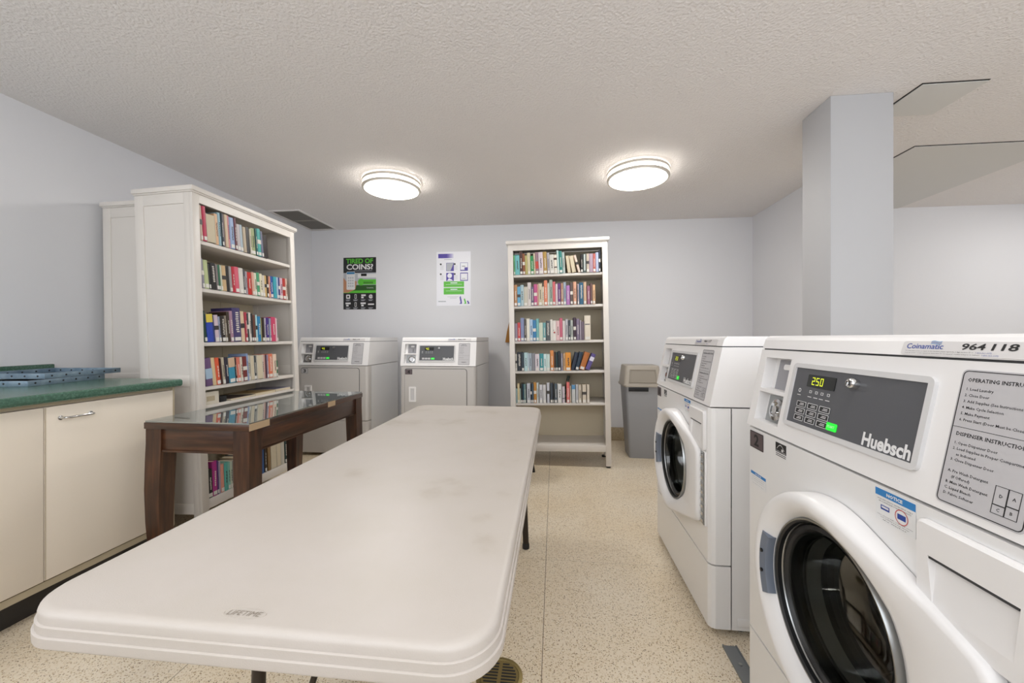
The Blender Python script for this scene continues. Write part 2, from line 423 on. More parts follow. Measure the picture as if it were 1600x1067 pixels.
    # instruction plate
    m = MB(); m.plate(.592 * k, .708 * k, V(.880), V(1.082), .001, M_label, MC, .008); m.frame(.594 * k, .706 * k, V(.882), V(1.08), .0012, M_ink, off(MC, .001), .0003, .007)
    I = off(MC, .00125)
    def line(txt, u, z, h, wd=None, b=.012):
        m.text(txt, M_ink, I @ Matrix.Translation((u * k, V(z), 0)) @ Matrix.Diagonal((h * k / .73, h / .73, 1, 1)), bold=b, res=1)
    if washer:
        line('OPERATING INSTRUCTIONS', .602, 1.064, .0057, b=.02)
        for i, s in enumerate(('1. Load Laundry', '2. Close Door', '3. Add Supplies (See Instructions Below)', '4. Make Cycle Selection', '5. Make Payment', '6. Press Start (Door Must be Closed)')):
            line(s, .602, 1.051 - i * .0092, .0042)
        m.quad(.595 * k, .705 * k, V(.995), V(.9957), M_ink, I)
        line('DISPENSER INSTRUCTIONS', .602, .983, .0057, b=.02)
        for i, s in enumerate(('1. Open Dispenser Door', '2. Load Supplies in Proper Compartment', '    as Indicated', '3. Close Dispenser Door', '', 'A. Pre Wash Detergent', '    (If Offered)', 'B. Main Wash Detergent', 'C. Liquid Bleach', 'D. Fabric Softener')):
            line(s, .602, .970 - i * .0084, .0042)
        for a, b, z0, z1, s in ((.667, .683, .905, .93, 'D'), (.683, .698, .908, .93, 'A'), (.667, .683, .893, .905, 'C'), (.683, .698, .893, .908, 'B')):
            m.frame(a * k, b * k, V(z0), V(z1), .0007, M_ink, I, .0002); line(s, (a + b) / 2 - .002, (z0 + z1) / 2 - .002, .0045)
    else:
        line('OPERATING', .62, 1.064, .0065, b=.02); line('INSTRUCTIONS', .612, 1.054, .0065, b=.02)
        for i, s in enumerate(('1. Load Laundry', '2. Close Door', '3. Select Cycle', '4. Make Payment', '5. Press Start')): line(s, .602, 1.037 - i * .014, .005)
        m.quad(.595 * k, .705 * k, V(.965), V(.9657), M_ink, I); m.quad(.595 * k, .705 * k, V(.93), V(.9307), M_ink, I)
        line('Dry items only', .602, .945, .005); line('WARNING', .625, .902, .0075, b=.03)
    m.build('instruction_plate', cons)
    # top cap with the machine number sticker
    m = MB(); a = [(yk(1.099) - .001, 1.099), (yk(1.124) + .002, 1.124), (yk(1.124) + .007, 1.131), (yk(1.124) + .016, 1.136), (D - .006, 1.136), (D, 1.13), (D, 1.099)]
    m.prism(a, 'x', 0.002, W - .002, M_plastic); m.prism([(yk(1.096) + .003, 1.094), (yk(1.099) + .003, 1.1), (D - .003, 1.1), (D - .003, 1.094)], 'x', .006, W - .006, M_rubber); cap = m.build('top_cap', t)
    MS = plane_at((0, yk(1.099) - .0012, 1.099), (1, 0, 0), (0, yk(1.124) + .003 - yk(1.099), .025))
    m = MB(); m.plate(.478 * k, .715 * k, .0015, .0262, .0014, M_stick, MS, .004)
    Q = off(MS, .0018)
    m.text('Coinamatic', M_blue, Q @ Matrix.Translation((.487 * k, .0125, 0)), .066 * k, .0095, bold=.012, res=3)
    for i in range(3):
        y = .021 + i * .0022; xx = [.53 + .0185 * j / 6 for j in range(7)]
        top = [(x * k, y + .0008 * math.sin((x - .53) * 340) + .001, 0) for x in xx]; bot = [(x * k, y + .0008 * math.sin((x - .53) * 340), 0) for x in xx]
        n = len(top); m.add(top + bot, [(n + j, n + j + 1, j + 1, j) for j in range(n - 1)], (M_cyan, M_blue, M_cyan)[i], Q)
    for j, part in enumerate(code.split()):
        m.text(part, M_ink, Q @ Matrix.Translation(((.582 + j * .042) * k, .0125, 0)), .034 * k, .0105, bold=.025, shear=.08, res=3)
    for y, wd, s in ((.0072, .14, 'For immediate service or repair on this machine, please report the 6 digit machine ID to'), (.0035, .152, 'Pour un service ou une reparation immediate de cet appareil, veuillez indiquer le numero')):
        m.text(s, M_ink, Q @ Matrix.Translation((.487 * k, y, 0)), wd * k * .82, .0022, res=1)
        m.text('1-800-361-1072', M_blue, Q @ Matrix.Translation(((.49 + wd * .82) * k, y, 0)), .022 * k, .0022, res=1)
    m.build('machine_number_sticker', cap)
    MF = plane_at((0, 0, 0), (1, 0, 0), (0, 0, 1))
    def front(m, holes, z0, z1, mm=None):
        mm = mm or (M_enamel if washer else M_dryer)
        # front panel with chamfered side edges, optional round door opening
        ch = .02
        if holes:
            uc, vc, R = holes; n = 96; ring = []
            for i in range(n):
                aa = 2 * PI * i / n; c, s = math.cos(aa), math.sin(aa)
                sc = min((W - ch - uc) / c if c > 1e-9 else 9, (ch - uc) / c if c < -1e-9 else 9, (z1 - vc) / s if s > 1e-9 else 9, (z0 - vc) / s if s < -1e-9 else 9)
                ring.append((uc + c * sc, 0, vc + s * sc))
            # square the corners
            for cx, cz in ((ch, z0), (W - ch, z0), (W - ch, z1), (ch, z1)):
                j = min(range(n), key=lambda i: (ring[i][0] - cx) ** 2 + (ring[i][2] - cz) ** 2); ring[j] = (cx, 0, cz)
            circ = [(uc + R * math.cos(2 * PI * i / n), 0, vc + R * math.sin(2 * PI * i / n)) for i in range(n)]
            inn = [(x, .07, z) for x, y, z in circ]
            m.loft([ring, circ, inn], mm, cap=(False, False), smooth=False)
        else: m.add([(ch, 0, z0), (W - ch, 0, z0), (W - ch, 0, z1), (ch, 0, z1)], [(0, 1, 2, 3)], mm)
        for a in (0, 1):
            X = lambda u: W - u if a else u
            m.add([(X(ch), 0, z0), (X(ch), 0, z1), (X(.006), .008, z1), (X(.006), .008, z0)], [(0, 1, 2, 3)], mm, smooth=True)
            m.add([(X(.006), .008, z0), (X(.006), .008, z1), (X(0), .022, z1), (X(0), .022, z0)], [(0, 1, 2, 3)], mm, smooth=True)
            m.add([(X(0), .022, z0), (X(0), .022, z1), (X(0), .076, z1), (X(0), .076, z0)], [(0, 1, 2, 3)], mm)
        out = [(ch, 0), (W - ch, 0), (W - .006, .008), (W, .022), (W, .076), (0, .076), (0, .022), (.006, .008)]
        for z in (z0, z1): m.add([(x, y, z) for x, y in out], [list(range(8))], mm)
    if washer:
        uc, vc = .385, .557
        m = MB(); front(m, (uc, vc, .176), .272, .864); fp = m.build('front_panel', t)
        m = MB(); front(m, None, .03, .266); m.build('kick_panel', t)
        MD = plane_at((uc, 0, vc), (1, 0, 0), (0, 0, 1))       # door plane, z outward
        dt = empty('door', (0, 0, 0)); dt.parent = t
        ol = hull_door(.236, .318, -.158, .133)
        rings = []
        for f in range(8):
            rg = []
            for r, a in ol:
                x = r * math.cos(a); hh = .055 - .03 * min(1, max(0, (x - .02) / .22))
                rr, z = [(r, .0015), (r - .001, hh * .72), (r - .006, hh * .92), (r - .016, hh), (.5 * (r - .016) + .5 * .2, min(hh, .055) * .98), (.2, min(hh, .048)), (.184, min(hh, .048) * .72), (.178, .006)][f]
                rg.append((rr * math.cos(a), rr * math.sin(a), z))
            rings.append(rg)
        m = MB(); m.loft(rings, M_plastic, MD, cap=(False, False)); m.build('door_ring', dt, sharp=.9)
        m = MB(); m.lathe([(.18, .004), (.182, .022), (.179, .029), (.176, .0285)], M_steel, MD, 72); m.lathe([(.176, .0285), (.172, .024), (.1715, .014)], M_black, MD, 72); m.lathe([(.1715, .014), (.170, .016), (.1685, .013), (.166, .002)], M_steel, MD, 72); m.build('trim_ring', dt)
        m = MB(); m.lathe([(.166, .004), (.166, .014), (.157, .016), (.15, .006), (.15, -.02), (.166, -.02)], M_black, MD, 72); m.build('door_gasket', dt)
        gl = [(.153, .008), (.148, -.02), (.14, -.06), (.128, -.09), (.1, -.108), (.05, -.116), (.0015, -.118)]
        m = MB(); m.lathe(gl, M_glass, MD, 72, (False, True)); m.lathe([(r - .004 if r > .01 else r, z + .004) for r, z in gl], M_glass, MD, 72, (False, True)); m.build('door_glass', dt, recalc=False)
        m = MB(); seg = []
        for i in range(13):
            a = PI + (i - 6) * .066; c, s = math.cos(a), math.sin(a)
            seg.append([(r * c, r * s, z) for r, z in ((.181, .03), (.181, .045), (.183, .049), (.203, .0525), (.206, .050), (.206, .03))])
        m.loft(seg, M_slate, MD)
        for a in (-.13, .13):
            m.lathe([(.0045, .0), (.0045, .0545), (.0008, .0545)], M_black, MD @ Matrix.Translation((-.195 * math.cos(a), .195 * math.sin(a), 0)), 10)
        m.build('latch_handle', dt)
        m = MB(); m.plate(.700, .738, vc - .158, vc + .133, .006, M_plastic, MF, .003); 
        m.plate(.703, .734, vc - .153, vc + .128, .009, M_steel, MF)
        for i in range(10):
            z = vc - .139 + i * .028; m.box(.708, .73, -.014, -.008, z - .007, z + .007, M_chrome, .0015)
        m.build('hinge', dt)
        # drum behind the glass
        m = MB(); m.lathe([(.176, -.006), (.17, -.03), (.19, -.05), (.19, -.09), (.172, -.11)], M_seal, MD, 64); m.build('door_seal', t)
        m = MB(); m.lathe([(.175, -.1), (.205, -.115), (.21, -.14), (.21, -.42), (.2, -.44), (.03, -.45), (.002, -.45)], M_drum, MD, 64)
        for i in range(3):
            a = 2 * PI * i / 3 + .5; R = MD @ Matrix.Rotation(a, 4, 'Z')
            m.prism([(.21, -.035), (.165, -.012), (.165, .012), (.21, .035)], 'z', -.41, -.15, M_drum, R)
        m.build('drum', t)
        # detergent dispenser
        m = MB(); z0, z1, u0, u1 = .692, .846, .574, .74
        o = rrect(u0, u1, z0, z1, .012); n = len(o); i1 = rrect(u0 + .004, u1 - .004, z0 + .004, z1 - .004, .01)
        pk = [(u0 + .022, .795), (u1 - .022, .795), (u1 - .03, .722), (u0 + .03, .722)]
        m.loft([[(a, -.0005, b) for a, b in o], [(a, -.008, b) for a, b in o], [(a, -.012, b) for a, b in i1]], M_plastic, cap=(False, False))
        # face around the pocket
        bm2 = bmesh.new()
        vo = [bm2.verts.new((a, -.012, b)) for a, b in i1]; vi = [bm2.verts.new((a, -.012, b)) for a, b in pk]
        ed = [bm2.edges.new((vo[i], vo[(i + 1) % n])) for i in range(n)] + [bm2.edges.new((vi[i], vi[(i + 1) % 4])) for i in range(4)]
        bmesh.ops.triangle_fill(bm2, edges=ed, use_beauty=True); m.merge(bm2, M_plastic)
        bk = [(pk[0][0] + .003, -.0008, pk[0][1] - .003), (pk[1][0] - .003, -.0008, pk[1][1] - .003)]
        f = [(p[0], -.012, p[1]) for p in pk]
        m.add(f + bk, [(0, 1, 5, 4), (4, 5, 2, 3), (0, 4, 3), (1, 2, 5)], M_plastic); m.box(pk[0][0] + .002, pk[1][0] - .002, -.0118, -.006, pk[0][1] - .004, pk[0][1] - .0012, M_rubber); m.build('detergent_drawer', fp)
        # stickers on the front
        S0 = off(MF, .0006)
        m = MB(); m.plate(.026, .098, .808, .856, .0008, M_tile, S0, .002); m.frame(.026, .098, .808, .856, .002, M_ink, off(S0, .0008), .0002, .002); m.text(number, M_ink, off(S0, .0012) @ Matrix.Translation((.049, .816, 0)), .026, .033, bold=.03, res=4); m.build('number_plate', fp)
        m = MB(); m.plate(.16, .208, .819, .856, .0005, M_white, S0); m.quad(.16, .208, .831, .856, M_ink, off(S0, .0007))
        T2 = off(S0, .0009)
        arc = [(.166 + .034 * j / 10, .840 + .012 * math.sin(PI * j / 10)) for j in range(11)]
        m.add([(a, b, 0) for a, b in arc] + [(a, b - .0018, 0) for a, b in arc], [(11 + j, 12 + j, j + 1, j) for j in range(10)], M_white, T2)
        st = []
        for j in range(10):
            rr = .0065 if j % 2 == 0 else .0028; aa = PI / 2 + j * PI / 5; st.append((.191 + rr * math.cos(aa), .839 + rr * math.sin(aa) * .9, 0))
        m.add(st + [(.191, .839, 0)], [(j, (j + 1) % 10, 10) for j in range(10)], M_white, T2)
        m.text('ENERGY STAR', M_white, T2 @ Matrix.Translation((.163, .8325, 0)), .042, .003, res=1); m.quad(.162, .206, .8215, .8235, M_ink, off(S0, .0007)); m.quad(.162, .206, .826, .828, M_ink, off(S0, .0007)); m.build('energy_sticker', fp)
        def notice(u0, u1, z0, z1, small):
            m = MB(); m.plate(u0, u1, z0, z1, .0005, M_white, S0, .001); m.quad(u0, u1, z1 - (z1 - z0) * .22, z1, M_blue if False else mat('notice_blue', '2f7fc0', .5), off(S0, .0007))
            m.text('NOTICE', M_white, off(S0, .0009) @ Matrix.Translation((u0 + (u1 - u0) * .3, z1 - (z1 - z0) * .17, 0)), (u1 - u0) * .4, (z1 - z0) * .11, bold=.04, res=1)
            T3 = off(S0, .0008); L = (z1 - z0)
            rows = (.3, .37, .8, .86, .92) if not small else (.35, .5, .65, .85)
            for i, r in enumerate(rows):
                w0 = (.06, .1, .06, .14, .2)[i % 5] * (u1 - u0)
                m.text(('HIGH EFFICIENCY DETERGENT ONLY', 'RECOMMENDED FOR BEST RESULTS', 'Use of non HE soap will cause', 'over sudsing and may damage', 'the washer')[i % 5], M_ink if i % 2 else M_ink, T3 @ Matrix.Translation((u0 + w0, z1 - L * (r + .025), 0)), (u1 - u0) - 2 * w0, L * .035, res=1)
            if not small:
                m.frame(u0 + .012, u0 + .03, z1 - L * .62, z1 - L * .48, .0015, M_blue, T3, .0002); m.quad(u0 + .012, u0 + .03, z1 - L * .62, z1 - L * .57, M_blue, T3)
                m.quad(u0 + .046, u0 + .062, z1 - L * .66, z1 - L * .5, M_blue, T3); m.lathe([(.0115, 0), (.0128, 0)], M_red, off(T3, .0002) @ Matrix.Translation((u0 + .054, z1 - L * .58, 0)), 20)
            m.build('notice_sticker', fp)
        notice(.484, .564, .802, .859, False); notice(.03, .112, .7, .738, True)
    else:
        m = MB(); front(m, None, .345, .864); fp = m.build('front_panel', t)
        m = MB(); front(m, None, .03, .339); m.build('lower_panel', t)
        m = MB(); m.plate(.042, .642 * k + .04, .405, .846, .003, M_rubber, MF, .028); m.build('door_gap', fp)
        dt = empty('door'); dt.parent = t
        m = MB(); m.plate(.046, .642 * k + .036, .409, .842, .008, M_dryer, MF, .025); m.build('door_panel', dt)
        F2 = off(MF, .008)
        m = MB(); m.frame(.09, .158, .535, .675, .016, M_plastic, F2, .01, .006); m.quad(.1, .15, .545, .665, M_bezel, off(F2, .001)); m.build('door_handle', dt)
        m = MB(); m.plate(.052, .12, .79, .838, .0008, M_tile if number == '4' else M_label, F2, .002); m.frame(.052, .12, .79, .838, .002, M_ink, off(F2, .0008), .0002, .002)
        m.text(number, M_ink, off(F2, .0012) @ Matrix.Translation((.073, .798, 0)), .026, .032, bold=.03, res=4); m.build('number_plate', dt)
    return t
machine('washing_machine', .77, .72, '2', True, '964 118', 'nearest white front loading washing machine with tile number 2, at the right edge', (.585, 1.265, 0), -PI / 2)
machine('washing_machine', .77, .72, '1', True, '964 117', 'farther white front loading washing machine beside the grey bin', (.585, 2.32, 0), -PI / 2)
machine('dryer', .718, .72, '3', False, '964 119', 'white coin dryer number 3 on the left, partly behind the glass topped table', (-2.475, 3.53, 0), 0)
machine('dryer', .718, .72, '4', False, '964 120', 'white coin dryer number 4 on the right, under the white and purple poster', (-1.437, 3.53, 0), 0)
m = MB(); m.prism([(.60, 0), (.65, 0), (.65, .009), (.646, .009), (.646, .005), (.604, .005), (.604, .009), (.60, .009)], 'y', .42, 1.505, M_rail)
for y in (.6, .9, 1.3, 1.42): m.cyl((.625, y, .005), (.625, y, .009), .006, M_steel, 10)
# the rail lies on the floor under the front feet line
tag(m.build('floor_rail', loc=(.012, 0, 0)), 'grey metal strip on the floor between the two washing machines', 'rail')
# ------------------------------------------------------------------ bookcases
def bookcase(label, M, W, shelves, foot_side=None):
    # local: x across the front, front face at y=0, back at y=.37
    D, HT = .37, 1.99
    t = empty('bookcase', M=M); tag(t, label, 'bookcase', 'white bookcases')
    ST = .046
    for s in (0, 1):
        X = (lambda a, b: (a, b)) if s == 0 else (lambda a, b: (W - b, W - a))
        m = MB(); a, b = X(.006, .02); m.box(a, b, .02, D - .01, .11, 1.955, M_case)
        a, b = X(0, ST); m.box(a, b, 0, .022, 0, 1.957, M_case, .0015)          # front stile down to the foot
        a, b = X(0, .022); m.box(a, b, .022, .055, 0, 1.957, M_case, .001); m.box(a, b, D - .055, D, 0, 1.957, M_case, .001)
        for z0, z1 in ((1.893, 1.957), (.842, .905), (.11, .17)): m.box(a, b, .055, D - .055, z0, z1, M_case, .001)
        m.build('side_panel', t)
    m = MB(); m.box(-.016, W + .016, -.016, D + .004, 1.962, HT, M_case, .004); m.box(-.008, W + .008, -.008, D, 1.955, 1.963, M_case, .002); m.build('top_board', t)
    m = MB(); m.box(ST, W - ST, .001, .02, 1.905, 1.956, M_case); m.build('top_rail', t)
    m = MB(); m.box(.02, W - .02, D - .012, D - .006, .11, 1.95, M_caseback); m.box(W * .63, W * .63 + .012, D - .016, D - .012, .17, 1.905, M_caseback); m.build('back_panel', t)
    for z in shelves:
        m = MB(); m.box(.021, W - .021, .012, D - .014, z - .022, z, M_case, .0015); m.build('shelf', t)
    m = MB(); m.box(ST, W - ST, .001, .02, .125, .18, M_case, .001); m.box(.021, W - .021, .02, D - .014, .158, .18, M_case); m.build('bottom_shelf', t)
    return t
SH_L = (1.69, 1.41, 1.092, .832, .715)
SH_R = (1.69, 1.412, 1.10, .834, .55)
# left pair: they lean back a little on the sloping floor
def case_left(x_front, y_near, tilt):
    # pivot on the back bottom edge
    M = Matrix.Translation((x_front - .37, y_near, 0)) @ Matrix.Rotation(-math.radians(tilt), 4, 'Y') @ Matrix.Translation((.37, 0, 0)) @ Matrix.Rotation(PI / 2, 4, 'Z')
    return M
ML = case_left(-1.985, 2.02, 2.15)
MB2 = case_left(-2.458, 2.19, .9)
MR_ = Matrix.Translation((-.375, 3.452, 0)) @ Matrix.Rotation(-math.radians(1.1), 4, 'Y')
bcL = bookcase('tall white bookcase full of books by the left wall, behind the glass topped table', ML, .88, (1.69, 1.41, 1.092, .832, .72))
bcB = bookcase('white bookcase mostly hidden behind the left bookcase, against the wall', MB2, .9, SH_L[:4])
bcR = bookcase('tall white bookcase against the back wall beside the grey bin, bottom shelf empty', MR_, .87, SH_R)
def shim(parent, x, y, hgt, M):
    m = MB(); p = M @ Vector((x, y, 0)); m.lathe([(.02, 0), (.02, p.z - .0005), (.001, p.z - .0005)], M_black, seg=16); o = m.build('levelling_foot', parent)
    o.matrix_parent_inverse = M.inverted(); o.matrix_basis = Matrix.Translation((p.x, p.y, 0))
bpy.context.view_layer.update()
for y in (.03, .85): shim(bcL, y, .02, 0, ML)
for y in (.03, .87): shim(bcB, y, .02, 0, MB2)
for y in (.03, .34): shim(bcR, .845, y, 0, MR_)

